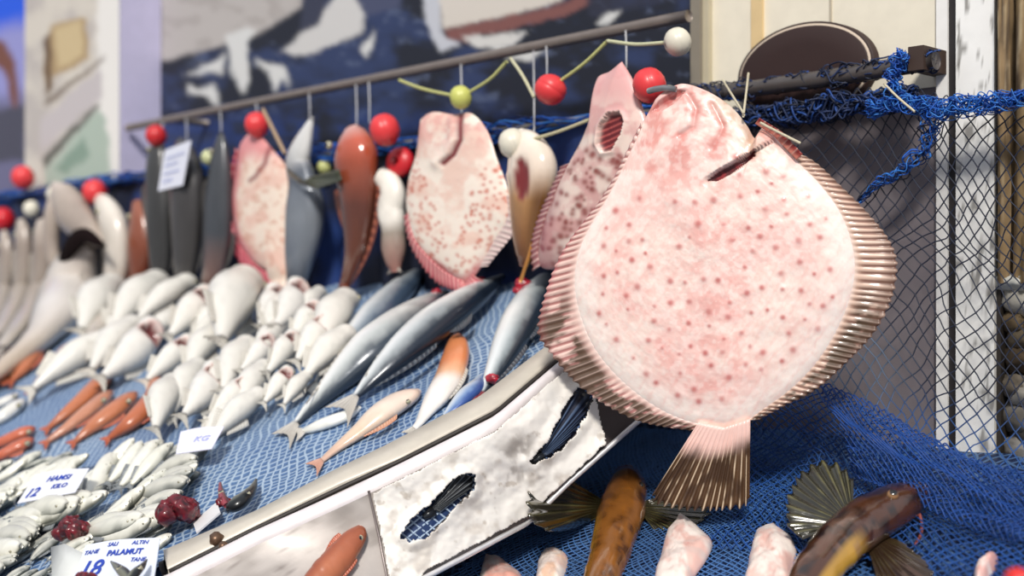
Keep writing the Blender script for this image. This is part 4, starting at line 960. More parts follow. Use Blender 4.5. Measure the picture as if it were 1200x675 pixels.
part(finplate(b, t, 41, 8, .0014, NW, PALEF, .0006, 8), 'pectoral_fin', FIN, rt)
cP = bands([(0,(222,214,202)),(.4,(206,198,188)),(.8,(196,186,174)),(1,(180,168,156))], ((140,132,124), .4, .95))
PF = ((.25,.55,1,5,PALEF,.7),(.6,.85,-1,5,PALEF,.7))
hang('whiting', [(114,232,5),(122,242,11),(132,262,15),(137,290,14),(136,318,13),(130,345,10),(122,365,10),(114,386,10),(106,402,6),(100,412,3)], 1.575, 'long pale fish hanging under a red float, right of the gaping fish', cP, .65, FISH, (16,12,PALEF), (125,248,.007,.018), PF)
cK = bands([(0,(190,178,166)),(.2,(150,136,126)),(.6,(170,160,150)),(1,(190,180,168))], ((96,88,82), .3, .9))
for pts, lab in (([(48,258,5),(50,272,10),(51,300,12),(48,330,11),(38,358,10),(24,380,9),(10,398,7),(0,410,4)], 'slim grey fish hanging directly left of the gaping fish'),
                 ([(24,258,4),(27,275,9),(28,305,10),(25,335,9),(16,358,9),(4,380,7),(-6,396,4)], 'slim grey fish hanging second from the left edge'),
                 ([(4,272,4),(7,288,8),(8,315,9),(4,340,8),(-6,366,7),(-14,384,4)], 'slim grey fish hanging at the left edge under the cut red float')):
    hang('whiting', pts, 1.56, lab, cK, .65, FISH, (14,10,PALEF), (pts[1][0]-2, pts[1][1], .006, .012), PF)
# little white fish under the dark red float
rt_, f_, p_, n_ = hang('cut_fish', [(446,206,8),(456,216,12),(460,228,14),(458,245,13),(460,262,13),(461,285,12),(462,305,10),(464,318,5)], 1.585, 'short pale cut fish hanging under the dark red float', bands([(0,(238,232,220)),(.5,(236,230,220)),(.62,(150,138,126)),(1,(160,110,100))]), .7, WHITE, (8,9,PALEF),
     disp=lambda s, sd, fr: .07*np.sin(s*17+1)+.1*(fbm(s*7, sd*2+fr+3, 9)-.5))
# ================================================================ FISH LYING ON THE COUNTER
class Flat:
    def __init__(s, pl, base=0): s.pl, s.b = pl, base
    def __call__(s, x, y, h=0): return s.pl.on(x, y, h+s.b)
    def N(s, x, y): return s.pl.n
FT = Flat(T1)
def lying(name, pts, label, colf, thick=.6, mat=SILV, tail=None, eye=None, fins=(), base=0., disp=None, fn0=T1, gills=None, group=None, cat='fish'):
    fn = Flat(fn0, base); cpt = pts[len(pts)//2]; rt = thing(name, fn0.on(cpt[0], cpt[1], 0), label, cat, group)
    mb, p, nn, R = path_body(pts, fn, colf, thick, 44, 22, True, disp=disp); part(mb, 'body', mat, rt); rd = path_body.rad.copy()
    def hw(i): return rd[i]
    N = fn0.n
    if tail: part(tail_fin(p, fn, *tail, h=hw(-1)), 'tail_fin', FIN, rt)
    if eye:
        s, sd, r = eye; i = int(s*43); x, y = p[i,:2]+nn[i]*p[i,2]*sd; k = hw(i)
        part(eye_mb(x, y, fn, k*(1+.95*math.sqrt(1-sd*sd))-r*.5, r, N), 'eye', SLIME, rt)
    for (s0, s1, sd, ln, cf, sw) in fins: part(fin_side(p, nn, fn, s0, s1, sd, ln, cf, hw(20)*.9, sw), 'fin', FIN, rt)
    if gills:
        for (x, y, r, h) in gills:
            m = MB(); m.blob(T1.on(x, y, h), (r, r*.8, r*.7), lambda d, k: mix(lin((90,10,22)), lin((200,40,62)), sst(.75,1.25,k)), 16, 22, .4, int(x)); part(m, 'gill', GILL, rt)
    return rt, fn, p, nn
def silver(back, flank, belly, dside=1, stripe=.0):
    bk, fl, be = lin(back), lin(flank), lin(belly)
    def f(s, sd, fr):
        t = sd*dside; n = fbm(s*14, sd*3+5+fr, 21); c = mix(mix(be, fl, sst(-.1, .45, t+(n-.5)*.3)), bk, sst(.45, .8, t+(n-.5)*.25))
        if stripe: c = mix(c, bk, sst(.75, .95, np.sin(s*60+t*5))*sst(.2,.6,t)*stripe)
        return mix(c, c*.55, np.exp(-((s-.2)/.012)**2)*.8)
    return f
SLF = raycol((96,100,104), (190,196,198)); WTF = raycol((176,170,160), (236,232,224)); DFB = raycol((40,48,58),(110,118,124))
# side: nn = (-ty, tx) ; for a path going down-left the + side is towards upper left?  tx<0, ty>0 -> nn = (-ty, tx) = (-,-): up-left
lying('bonito', [(518,346,7),(505,355,13),(488,368,20),(462,388,25),(434,410,25),(408,434,19),(382,460,12),(360,482,7),(346,498,4)], 'large silver fish with a white belly, lying left of the dark-backed one', silver((52,62,74),(186,190,188),(246,246,242),-1,.12), .62, SILV, (30,14,WTF), (.09,-.1,.006), ((.3,.45,-1,9,SLF,.9),(.5,.9,1,4,WTF,.8)), gills=((503,352,.011,.018),(512,344,.009,.02)))
lying('bonito', [(588,324,3),(576,332,8),(560,343,14),(538,358,19),(510,378,22),(482,402,21),(456,426,16),(432,449,9),(416,466,4)], 'large dark-backed silver fish lying closest under the pale spotted turbot', silver((30,40,54),(168,174,176),(240,242,240),-1,.15), .62, SILV, (36,18,WTF), (.07,-.1,.006), ((.25,.4,-1,9,DFB,.9),(.5,.9,-1,5,DFB,.8),(.5,.9,1,4,WTF,.8)), .008, gills=((562,330,.010,.028),(550,338,.007,.03)))
lying('bonito', [(492,316,4),(482,326,11),(466,342,16),(444,365,19),(420,392,16),(398,416,11),(380,437,6),(370,450,3)], 'blue-grey backed fish lying behind the two large silver ones', silver((62,78,98),(140,150,158),(226,230,230),-1,.15), .6, SILV, (24,12,SLF), (.09,.1,.006), ((.3,.5,-1,8,DFB,.9),))
lying('bonito', [(642,320,4),(636,330,12),(626,347,19),(613,370,22),(600,396,20),(586,424,14),(574,446,8),(565,462,4)], 'silver fish with a dark back lying alone beside the steel rim', silver((38,48,60),(160,168,170),(236,240,238),-1,.15), .62, SILV, (18,10,raycol((120,30,40),(180,120,120))), (.1,.1,.006), ((.3,.5,-1,8,DFB,.9),(.55,.9,-1,5,DFB,.8)), gills=((612,332,.010,.03),(607,340,.007,.026),(578,444,.008,.012)))
cPk = bands([(0,(226,200,184)),(.3,(230,212,196)),(.6,(224,196,170)),(1,(206,170,150))], ((246,236,226), .2, .8))
lying('red_mullet', [(487,460,5),(478,465,10),(462,474,13),(442,488,13),(420,506,9),(400,521,6),(384,534,4),(376,541,3)], 'pinkish fish lying alone above the steel rim', cPk, .6, FISH, (18,10,raycol((190,140,120),(226,186,166))), (.1,-.5,.003), ((.25,.6,-1,5,raycol((200,140,110),(230,190,160)),.8),))
cOr = bands([(0,(222,140,88)),(.3,(226,136,84)),(.42,(232,180,140)),(.5,(240,232,224)),(1,(230,226,220))])
lying('red_mullet', [(533,391,4),(535,402,12),(533,420,16),(526,442,16),(514,463,14),(502,480,9),(492,495,5),(484,504,3)], 'orange-headed fish with a white belly lying left of the lone dark-backed fish', cOr, .6, FISH, (14,8,WTF), (.1,.6,.003), ((.3,.6,-1,5,WTF,.8),))
lying('sardine', [(566,440,4),(558,452,9),(546,464,10),(532,478,7),(520,490,3)], 'small blue-backed fish tucked against the orange-headed fish', silver((52,84,150),(130,156,196),(206,216,226),-1), .6, SILV, (10,6,SLF), (.12,-.2,.004))
lying('whiting', [(420,478,3),(408,486,6),(390,493,7),(370,500,6),(354,506,3)], 'small white fish lying across the tails of the large silver fish', bands([(0,(240,240,234)),(1,(220,220,212))]), .6, WHITE, (14,9,WTF), (.1,.1,.003))

# ---- white-bellied fish heaped with open red throats
WTF2 = raycol((200,196,186), (232,229,222))
def proto_fish(key, prof, colf, mat, nose=0, gape=None, tail=(.13,.08,.45), tcol=WTF2, eye=None, fins=True, ns=40, k=20, bend=0, tilt=0):
    """unit-long fish lying along +X, dorsal +Y, upper flank +Z"""
    pr = spline(np.array(prof, float), ns); s = pr[:, 0]; up, dn, wd = pr[:, 1], pr[:, 2], pr[:, 3]
    a = np.linspace(0, 2*math.pi, k, endpoint=False); R = np.zeros((ns, k, 3)); C = np.zeros((ns, k, 3)); cy = bend*np.sin(s*math.pi*1.2)
    for i in range(ns):
        y = np.where(np.sin(a) > 0, up[i], dn[i])*np.sin(a); z = wd[i]*np.cos(a); g = 0*a
        if gape:
            s0, ls, w0 = gape; aa = (a+math.pi) % (2*math.pi)-math.pi; dd = np.hypot((s[i]-s0)/ls, (aa-tilt)/w0); g = sst(1.1, .7, dd)
            z = z - g*wd[i]*.95*np.cos(a)
        R[i] = np.stack([s[i]+0*a, y+cy[i], z], 1); c = colf(s[i]+0*a, np.sin(a), np.cos(a))
        if gape: c = mix(c, lin((104,26,28)), sst(.1,.5,g)*.97); c = mix(c, lin((222,150,140)), np.exp(-((dd-1.15)/.14)**2)*.6)
        C[i] = c
    m = MB(); m.grid(R, C, wv=True); b = m.n; m.add([[s[0]-.01,cy[0],0],[s[-1]+.005,cy[-1],0]], [], np.array([C[0].mean(0), C[-1].mean(0)]))
    for j in range(k): m.f.append((b, (j+1) % k, j)); m.f.append((b+1, (ns-1)*k+j, (ns-1)*k+(j+1) % k))
    parts = [('body', m.mesh(key+'_body', mat), mat)]
    L, sp_, fk = tail; e = s[-1]-.01; yb = up[-1]*.9; u = np.linspace(-1, 1, 13)
    tp = [(e+L*(1-fk*(1-abs(x)**1.5)), cy[-1]+sp_*x, 0) for x in u]
    parts.append(('tail_fin', finplate([(e,cy[-1]-yb,0),(e,cy[-1]+yb,0)], tp, 33, 6, .006, (0,0,1), tcol, .004, 8).mesh(key+'_tail', FIN), FIN))
    if fins:
        for sg, s0, s1, h_ in ((1,.38,.66,.06),(-1,.52,.74,.045)):
            q = np.linspace(s0, s1, 8); dv = up if sg > 0 else dn; bs = [(x, sg*np.interp(x, s, dv)*.92+np.interp(x, s, cy), 0) for x in q]
            tp = [(x+h_*.8, sg*(np.interp(x, s, dv)+h_*(1-.6*(x-s0)/(s1-s0)))+np.interp(x, s, cy), 0) for x in q]
            parts.append(('fin', finplate(bs, tp, 33, 4, .005, (0,0,1), tcol, .003, 8).mesh(key+'_fin', FIN), FIN))
    if eye:
        x, ya, r = eye; i = np.argmin(abs(s-x)); an = ya
        z = wd[i]*math.cos(an); y = (up[i] if an > 0 else dn[i])*math.sin(an)+cy[i]
        fnn = lambda px, py, h=0: np.array([x, y, z*.92]); mb = eye_mb(0, 0, fnn, 0, r, np.array([0, math.sin(an)*.6, math.cos(an)]))
        parts.append(('eye', mb.mesh(key+'_eye', SLIME), SLIME))
    return dict(key=key, parts=parts, h=max(wd))
def put(name, pr, A, B, N, label, group=None, lift=0., flip=1, cat='fish', fat=1., roll=0):
    """lay a fish with its snout at A and tail tip at B on a surface with normal N"""
    A = np.asarray(A, float); B = np.asarray(B, float); X = B-A; L = np.linalg.norm(X); X /= L; N = np.asarray(N, float)
    Z = N-X*np.dot(N, X); Z /= np.linalg.norm(Z); Y = np.cross(Z, X)
    if roll: Z, Y = Z*math.cos(roll)+Y*math.sin(roll), Y*math.cos(roll)-Z*math.sin(roll)
    r = bpy.data.objects.new(name, None); COL.objects.link(r); r.empty_display_size = .02
    W = Z*fat; Y = Y*fat; loc = A + N*(pr['h']*L*.92*fat+lift)
    r.matrix_world = Matrix(((X[0]*L, Y[0]*L, W[0]*L*flip, loc[0]), (X[1]*L, Y[1]*L, W[1]*L*flip, loc[1]), (X[2]*L, Y[2]*L, W[2]*L*flip, loc[2]), (0,0,0,1)))
    r['label'] = label; r['category'] = cat
    if group: r['group'] = group
    bd = None
    for pn, me, mt in pr['parts']:
        o = bpy.data.objects.new(pn, me); COL.objects.link(o); o.parent = bd if pn == 'eye' else r
        if pn == 'body': bd = o
    return r
def cW(back, side, belly):
    bk, sd_, be = lin(back), lin(side), lin(belly)
    def f(s, y, z):
        n = fbm(s*10+1, y*2+z+4, 31); c = mix(mix(be, sd_, sst(.1,.6,y+(n-.5)*.4)), bk, sst(.7,1.0,y+(n-.5)*.3)); return mix(c, c*.9, sst(.5,.75,n))
    return f
PW = [(0,.05,.05,.04),(.03,.08,.08,.065),(.09,.09,.09,.08),(.15,.088,.09,.083),(.25,.10,.11,.09),(.38,.105,.115,.095),(.55,.085,.09,.075),(.7,.055,.055,.05),(.82,.03,.03,.026),(.86,.026,.026,.02)]
WA = proto_fish('whiting', PW, cW((160,154,144),(206,202,192),(230,227,219)), WHITE, gape=(.21,.09,.8), eye=(.055,.75,.014), tilt=-.1)
WB = proto_fish('whiting_b', PW, cW((168,162,152),(210,206,198),(231,228,221)), WHITE, gape=(.20,.10,.9), eye=None, bend=.03, tilt=.1)
WCc = proto_fish('whiting_c', PW, cW((132,128,122),(196,193,185),(225,222,214)), WHITE, eye=(.06,.75,.018), bend=-.03)
PROT = [WA, WB, WCc]
wl_ = [ # head px, tail px, proto, lift, label
 ((190,398),(127,466),1,.006,'plump white fish with a dark red throat left of the black-mouthed white one'),
 ((231,410),(176,462),0,.004,'white fish with a black mouth slit lying just above the red fish heads'),
 ((253,360),(206,416),0,.008,'white fish with a pink-red throat in front of the dark hanging fish'),
 ((234,344),(166,396),2,.010,'silvery white fish lying under the rightmost dark hanging fish'),
 ((199,345),(138,408),2,.006,'white fish lying under the middle dark hanging fish'),
 ((270,376),(226,414),2,.004,'white fish squeezed beside the pink-throated one'),
 ((286,360),(232,396),2,.010,'greyish white fish lying under the pink-rimmed turbot, farthest back'),
 ((146,408),(42,474),2,.004,'long bluish white fish behind the row of orange fish'),
 ((170,392),(112,452),2,.003,'long white fish between the bluish one and the plump red-throated one'),
 ((146,352),(104,412),2,.006,'pale fish lying at the tail of the long pale hanging fish'),
 ((174,356),(130,404),2,.002,'thin white fish right beside the tail of the long pale hanging fish'),
 ((214,372),(176,410),2,.0,'white fish half buried behind the black-mouthed one'),
 ((258,346),(212,378),2,.0,'white fish behind the pink-throated one, nearest the dark fish tails'),
 ((304,356),(272,436),2,.012,'knobby-headed white fish left of the red-throated heap'),
 ((268,402),(226,458),2,.008,'white knobby-headed fish second down the left side of the heap'),
 ((262,450),(224,512),1,.010,'white fish with a red throat at the lower left of the heap'),
 ((215,464),(190,524),2,.006,'broad white fish lying leftmost at the foot of the heap'),
 ((302,460),(250,514),0,.010,'white fish with a red throat in the middle of the lowest heap row'),
 ((316,474),(252,532),2,.006,'long white fish along the bottom right side of the heap'),
 ((325,412),(290,456),1,.014,'white fish with a large red throat in the centre of the heap'),
 ((355,412),(322,460),0,.014,'white fish with a dark red throat right of the heap centre'),
 ((347,448),(316,490),0,.010,'white fish with a black throat at the lower right of the heap'),
 ((332,360),(314,408),1,.012,'white fish with a pink throat at the top left of the heap'),
 ((360,356),(334,410),1,.014,'white fish with a red throat at the top middle of the heap'),
 ((381,378),(350,424),0,.016,'white fish with a dark throat upper right in the heap'),
 ((394,398),(358,452),0,.018,'white fish with a brown-red throat on the right side of the heap'),
 ((402,376),(372,418),1,.010,'white fish with a dark red throat nearest the blue-grey fish'),
 ((382,352),(356,388),2,.006,'white fish highest in the heap behind the red throats'),
 ((417,366),(384,430),2,.006,'white fish at the right edge of the heap, top'),
 ((418,402),(360,462),2,.004,'long slim white fish along the right edge of the heap'),
 ((366,448),(336,486),2,.004,'small white fish at the lower right corner of the heap'),
 ((300,416),(268,476),2,.002,'white fish lying between the knobby-headed ones and the heap centre'),
 ((282,430),(250,486),2,.0,'white fish deep in the left of the heap'),
 ((338,392),(306,440),2,.004,'white fish in the upper middle of the heap without a visible throat'),
 ((320,440),(284,496),2,.002,'white fish below the large central red throat'),
 ((366,404),(340,440),2,.004,'white fish half hidden between the two right-hand throats'),
 ((242,440),(206,500),2,.0,'white fish half hidden behind the broad leftmost one'),
 ((288,478),(238,528),2,.0,'white fish half hidden in the lowest heap row'),
 ((344,362),(322,412),2,.0,'white fish between the two top red throats'),
]
for k, (h_, t_, pr, lf, lb_) in enumerate(wl_):
    hx, hy = h_; tx, ty = t_; L = math.hypot(tx-hx, ty-hy); tx, ty = tx+(tx-hx)*.12, ty+(ty-hy)*.12
    put('whiting', PROT[pr], T1.on(hx, hy, .008), T1.on(tx, ty, .001), T1.n, lb_, 'white fish laid out on the netted counter', lf, 1, fat=1.2, roll=random.uniform(.8,1.3) if pr == 2 else random.uniform(1.05,1.35))
# ================================================================ ORANGE FISH, SMALL FISH HEAP, TAGS
def orange(a, b): a = [x*.6+y*.4 for x, y in zip(a, (130,84,58))]; b = [x*.6+y*.4 for x, y in zip(b, (160,110,82))]; return bands([(0,a),(.15,b),(.6,b),(1,a)], ((236,176,140), .35, .9))
OF = raycol((170,80,52),(214,130,92)); OE = (.1,-.25,.004)
og = [([(126,440,5),(120,446,9),(108,458,10),(94,471,9),(78,484,7),(62,497,4),(55,503,3)],'uppermost of the four orange fish in the row'),
      ([(127,462,5),(120,468,8),(106,480,9),(92,491,8),(76,503,6),(60,514,4),(54,519,3)],'pinkish orange fish second in the row of four'),
      ([(156,463,5),(149,469,9),(136,480,11),(120,492,10),(105,503,7),(92,514,4),(86,519,3)],'orange fish third in the row of four, lying in front'),
      ([(177,440,5),(182,450,9),(180,464,11),(170,479,12),(154,494,10),(138,506,6),(126,515,3)],'bent orange-red fish nearest the white fish with a black mouth'),
      ([(82,405,5),(77,412,8),(66,426,8),(54,440,7),(44,451,5),(37,460,3)],'brownish pink fish lying alone behind the four orange fish'),
      ([(56,400,4),(50,406,6),(40,418,7),(29,431,7),(20,440,5),(13,447,3)],'small orange fish at the tail of the gaping fish'),
      ([(22,396,4),(16,400,6),(6,407,7),(-6,415,6),(-14,421,3)],'small orange fish behind the gaping fish tail, at the left edge'),
      ([(14,434,5),(6,440,7),(-4,446,7),(-14,452,4)],'orange fish half cut off by the left edge, upper'),
      ([(38,503,4),(30,506,7),(16,512,7),(0,519,6),(-12,524,3)],'flame-orange fish at the left edge, upper of the pair'),
      ([(36,516,4),(28,520,7),(14,527,7),(0,534,6),(-12,540,3)],'flame-orange fish at the left edge, lower of the pair')]
for k, (pts, lab) in enumerate(og):
    a_, b_ = [((198,104,64),(206,116,72)),((206,132,104),(216,150,122)),((196,102,62),(210,124,84)),((190,86,50),(200,100,58)),((150,96,80),(196,140,116))][k if k < 5 else 0] if k < 8 else ((196,74,50),(214,96,66))
    lying('red_mullet', pts, lab, orange(a_, b_), .75, FISH, (10,6,OF), OE, ((.25,.6,-1,4,OF,.8),), group='orange fish on the left of the counter', base=.002)
for k, (pts, lab) in enumerate([([(26,470,3),(20,475,7),(10,483,8),(0,490,7),(-10,497,4)],'white fish beside the dark gap at the left edge'),([(20,462,2),(10,468,5),(0,473,5),(-10,478,3)],'thin white fish at the left edge, above the other white one')]):
    lying('whiting', pts, lab, bands([(0,(236,234,228)),(1,(216,214,206))]), .7, WHITE, (8,6,WTF), (.15,-.2,.004))
# heap of small silver fish
PS = [(0,.02,.02,.02),(.04,.055,.05,.04),(.12,.085,.085,.06),(.25,.105,.115,.07),(.42,.11,.12,.07),(.6,.085,.09,.055),(.75,.05,.05,.035),(.83,.028,.028,.02)]
SA = proto_fish('small_a', PS, cW((92,98,92),(206,206,194),(232,230,216)), SILV, eye=(.07,.35,.011), tail=(.17,.10,.6), tcol=SLF, ns=26, k=14)
SB = proto_fish('small_b', PS, cW((120,122,112),(224,222,208),(240,238,226)), SILV, eye=(.07,.5,.011), tail=(.17,.10,.6), tcol=SLF, ns=26, k=14, bend=.04)
SC = proto_fish('small_c', PS, cW((64,70,68),(150,152,146),(214,212,200)), SILV, eye=(.07,.3,.011), tail=(.17,.10,.6), tcol=SLF, ns=26, k=14, bend=-.03)
rs = random.Random(21); heap = []
# fanned rows: (head start, head end, direction angle, count, length, lift, description)
rowsH = [((236,540),(208,596),(-62,34),9,78,.014,'small pale fish in the fan beside the dark red gill lump'),
         ((206,524),(160,520),(-48,52),5,74,.016,'small pale fish lying side by side under the blurred white card'),
         ((196,556),(150,590),(-40,36),5,66,.018,'small pale fish in the middle of the heap above the price card'),
         ((150,530),(112,560),(-38,44),5,70,.012,'small pale fish right of the upper price card'),
         ((104,536),(60,552),(-46,34),5,66,.010,'small pale fish behind the upper price card'),
         ((60,548),(24,566),(-44,30),5,62,.006,'small fish left of the upper price card'),
         ((130,584),(70,604),(-58,18),6,70,.014,'small pale fish below the upper price card'),
         ((70,604),(30,622),(-58,20),6,66,.010,'small fish at the lower left under the upper card'),
         ((54,622),(20,660),(-56,14),8,66,.006,'dark small fish in the bottom left corner'),
         ((204,604),(160,620),(-64,14),5,70,.012,'small pale fish behind the big price card'),
         ((122,606),(104,650),(-40,26),6,62,.006,'small pale fish left of the big price card'),
         ((30,540),(2,548),(-40,26),3,60,.008,'small fish at the left edge below the orange pair'),
         ((24,570),(4,600),(-50,22),5,60,.006,'small fish at the left edge under the heap'),
         ((20,620),(6,672),(-44,12),6,62,.004,'dark small fish cut by the left edge, bottom')]
for (a0, a1, dv, n_, L_, lf, lb_) in rowsH:
    n_ = int(n_*1.5)
    for k in range(n_):
        t = k/max(n_-1, 1); hx = a0[0]*(1-t)+a1[0]*t+rs.uniform(-4,4); hy = a0[1]*(1-t)+a1[1]*t+rs.uniform(-3,3)
        an = rs.uniform(-.2,.2); l_ = L_*rs.uniform(.85,1.12)/math.hypot(*dv); dx = (dv[0]*math.cos(an)-dv[1]*math.sin(an))*l_; dy = (dv[0]*math.sin(an)+dv[1]*math.cos(an))*l_
        pr = SC if 'dark' in lb_ and rs.random() < .8 else rs.choice([SA, SB, SB]); A = T1.on(hx, hy, lf+.004+rs.uniform(0,.004)); B = T1.on(hx+dx, hy+dy, max(.001, lf*.35))
        put('sardine', pr, A, B, T1.n, lb_, 'heap of small fish: '+lb_, 0, 1, 'fish', fat=1.08, roll=rs.uniform(.2,.9))
# under layer that fills the heap
ul = 'small fish showing between the others of the heap'
k = 0
while k < 70:
    x, y = rs.uniform(-20, 235), rs.uniform(528, 690)
    if not inpoly([x], [y], [(-20,540),(60,532),(150,512),(238,530),(240,575),(212,610),(186,640),(150,700),(-20,700)])[0]: continue
    an = rs.uniform(-.5,.5); dx, dy = -46*math.cos(an)-14*math.sin(an), -46*math.sin(an)*.5+26
    put('sardine', SC if x < 70 and y > 610 else rs.choice([SA, SB, SC]), T1.on(x+20, y-12, .003), T1.on(x+20+dx, y-12+dy, .001), T1.n, ul, 'under layer of the small fish heap', 0, 1, 'fish', 1.5, rs.uniform(-.5,.5)); k += 1
# gill lumps
def gill_lump(x, y, r, h, lab, seed):
    rt = thing('gill_bunch', T1.on(x, y, 0), lab, 'fish gills'); r0 = random.Random(seed); c0 = T1.on(x, y, h)
    for k in range(13):
        d = np.array([r0.gauss(0,1) for _ in range(3)]); d /= np.linalg.norm(d); d[2] = abs(d[2])*.8
        m = MB(); m.blob(c0+d*r*.6, (r*.5, r*.42, r*.46), lambda dd, kk: mix(lin((38,6,14)), lin((120,22,36)), sst(.8,1.25,kk)), 12, 16, .45, seed+k); part(m, 'gill', GILL, rt)
gill_lump(85, 624, .019, .022, 'dark red lump of raw gills below the upper price card', 3)
gill_lump(208, 604, .023, .020, 'dark red-purple lump of raw gills beside the end of the steel rim', 8)
gill_lump(100, 686, .013, .052, 'dark red gills at the bottom of the big price card', 15)
gill_lump(262, 590, .008, .010, 'small red gills by the cut black fish head on the rim', 23)
# cut mackerel heads
def cone_head(pts, lab, fn0, base, col=((20,22,24),(34,38,38),(120,120,104))):
    return lying('cut_mackerel', pts, lab, silver(*col, -1), .7, SILV, None, (.45,.0,.0035), (), base, None, fn0)
cone_head([(300,562,1.5),(296,572,5),(288,582,8),(278,590,9),(270,594,6)], 'black cut fish head pointing up over the steel rim', T1, .012)
cone_head([(258,566,1.5),(259,576,3.5),(262,586,5),(266,592,4)], 'small dark red fish head beside the black cut head', T1, .010, ((80,20,30),(120,30,40),(160,60,70)))
cone_head([(130,658,1),(137,664,4),(146,672,6),(152,680,5)], 'small black fish head at the left on the big price card', T1, .042)
cone_head([(172,656,1),(166,664,4),(158,672,6),(152,680,5)], 'small black fish head at the right on the big price card', T1, .044)
# price cards
def font_mesh(txt, size, shear=.25, ext=.0004, bold=0.0):
    cu = bpy.data.curves.new('t', 'FONT'); cu.body = txt; cu.size = size; cu.shear = shear; cu.extrude = ext; cu.offset = bold; o = bpy.data.objects.new('t', cu); COL.objects.link(o)
    dg = bpy.context.evaluated_depsgraph_get(); me = bpy.data.meshes.new_from_object(o.evaluated_get(dg)); bpy.data.objects.remove(o); bpy.data.curves.remove(cu); return me
def card(quad, lab, texts, h=.03, col=(224,230,244), ink=(40,70,176)):
    """quad in pixels: top-left, top-right, bottom-right, bottom-left, with heights"""
    q = [T1.on(x, y, hh) for x, y, hh in quad]; O = q[3]; cx = np.mean(q, 0)
    rt = thing('price_card', T1.on(quad[3][0], quad[3][1], 0), lab, 'price card')
    n = np.cross(q[2]-q[3], q[0]-q[3]); n /= np.linalg.norm(n); n = n if n[1] < 0 else -n
    U = np.linspace(0,1,16); P = np.array([[q[3]*(1-u)*(1-v)+q[2]*u*(1-v)+q[1]*u*v+q[0]*(1-u)*v + n*.003*math.sin(u*3.1+.4)*v for v in U] for u in U])
    m = MB(); m.grid(P, lin(col)); m.grid(P-n*.0008, lin(col)); part(m, 'card', PAPER, rt)
    for (t, u, v, sz, sh, bo) in texts:
        me = font_mesh(t, 1., sh, .0, bo); vv = np.array([x.co[:] for x in me.vertices]); fc = [tuple(p.vertices) for p in me.polygons]
        ex = (q[2]-q[3]); ey = (q[0]-q[3]); H = np.linalg.norm(ey)
        V = []
        for x in vv:
            uu = u + x[0]*sz*H/np.linalg.norm(ex); w_ = v + x[1]*sz
            V.append(q[3]*(1-uu)*(1-w_)+q[2]*uu*(1-w_)+q[1]*uu*w_+q[0]*(1-uu)*w_ + n*(.003*math.sin(uu*3.1+.4)*w_+.0007))
        m = MB(); k_ = len(V); V2 = np.array(V); m.add(np.concatenate([V2, V2+n*.0002]), [f[::-1] for f in fc]+[tuple(i+k_ for i in f) for f in fc], lin(ink)); part(m, 'writing', INK, rt, False)
card([(101,640,.040),(187,629,.040),(178,694,.030),(78,700,.030)], 'white price card lettered 18 at the bottom left, nearest the steel rim', [('TANE', .03,.78,.11,.3,.01),('SALI', .34,.88,.10,.3,.012),('ALTIN', .66,.88,.10,.3,.012),('PALAMUT', .36,.70,.14,.2,.03),('TANE', .68,.56,.10,.3,.014),('18', .04,.36,.40,.25,.018)])
card([(42,557,.046),(104,548,.046),(88,577,.036),(20,590,.036)], 'white price card lying on the small fish heap at the left', [('HAMSI', .34,.60,.26,.3,.02),('KILO', .50,.30,.22,.3,.02),('12', .06,.14,.42,.3,.02)], col=(226,228,236))
card([(212,507,.040),(262,499,.036),(248,526,.028),(206,532,.032)], 'blank-looking white card at the foot of the white fish heap', [('KG', .4,.4,.3,.3,.01)], col=(228,228,244), ink=(170,176,224))
m = MB(); q = [T1.on(x, y, h) for x, y, h in ((60,642,.02),(76,638,.03),(104,652,.03),(100,696,.012),(62,696,.012))]; cq_ = np.mean(q, 0)+np.array([0,-.004,.004])
m.add([*q, cq_, *[p+T1.n*.001 for p in q], cq_+T1.n*.001], [(i,(i+1)%5,5) for i in range(5)]+[((i+1)%5+6,i+6,11) for i in range(5)]+[(i+6,(i+1)%5+6,(i+1)%5,i) for i in range(5)], lin((222,224,220))); single(m, 'plastic_wrap', SHEET, 'crumpled clear-white plastic wrap at the left of the big price card', 'plastic wrap')
m = MB(); q = [T1.on(x, y, h) for x, y, h in ((226,612,.006),(254,588,.012),(258,600,.016),(230,624,.014))]; m.hexa([*(p-T1.n*.002 for p in q), *q], lin((232,230,230))); single(m, 'paper_slip', PAPER, 'white paper slip tucked behind the steel rim by the gills', 'paper', smooth=False)

# ================================================================ FOREGROUND RIGHT
FANO = lambda u, v, ph: mix(mix(lin((46,44,26)), lin((116,110,66)), sst(.55,1,ph)*.7), lin((34,30,20)), sst(.35,.7,fbm(u*5, v*5, 140))*.75)
def fan(root, base, tip, fn0, hb, ht, rays=11, name='pectoral_fin', cf=FANO):
    b = [fn0.on(x, y, hb) for x, y in base]; t = [fn0.on(x, y, h_) for (x, y), h_ in zip(tip, ht if hasattr(ht,'__len__') else [ht]*len(tip))]
    return part(finplate(b, t, rays*8+1, 16, .0018, fn0.n*.5+np.array([.0,-.6,.3]), cf, .0016, rays, .002, .06), name, SLIME, root)
def DG(s, sd, fr): return .16*(fbm(s*13, sd*2.2+fr*1.3+5, 155)-.5)+.05*np.exp(-((np.abs(sd)-.55)/.15)**2)*sst(.3,.1,s)*(fr > 0)
def cG1(s, sd, fr):
    n = fbm(s*11, sd*3+fr, 150); c = mix(lin((134,84,36)), lin((76,44,20)), sst(.42,.68,n)); c = mix(c, lin((150,92,34)), sst(.5,.75,fbm(s*20, sd*6+3, 151))*.6)
    c = mix(c, lin((222,166,48)), sst(.55,.95,sd)*sst(.35,.5,s)*.8); return mix(c, lin((96,52,34)), sst(.12,.0,s))
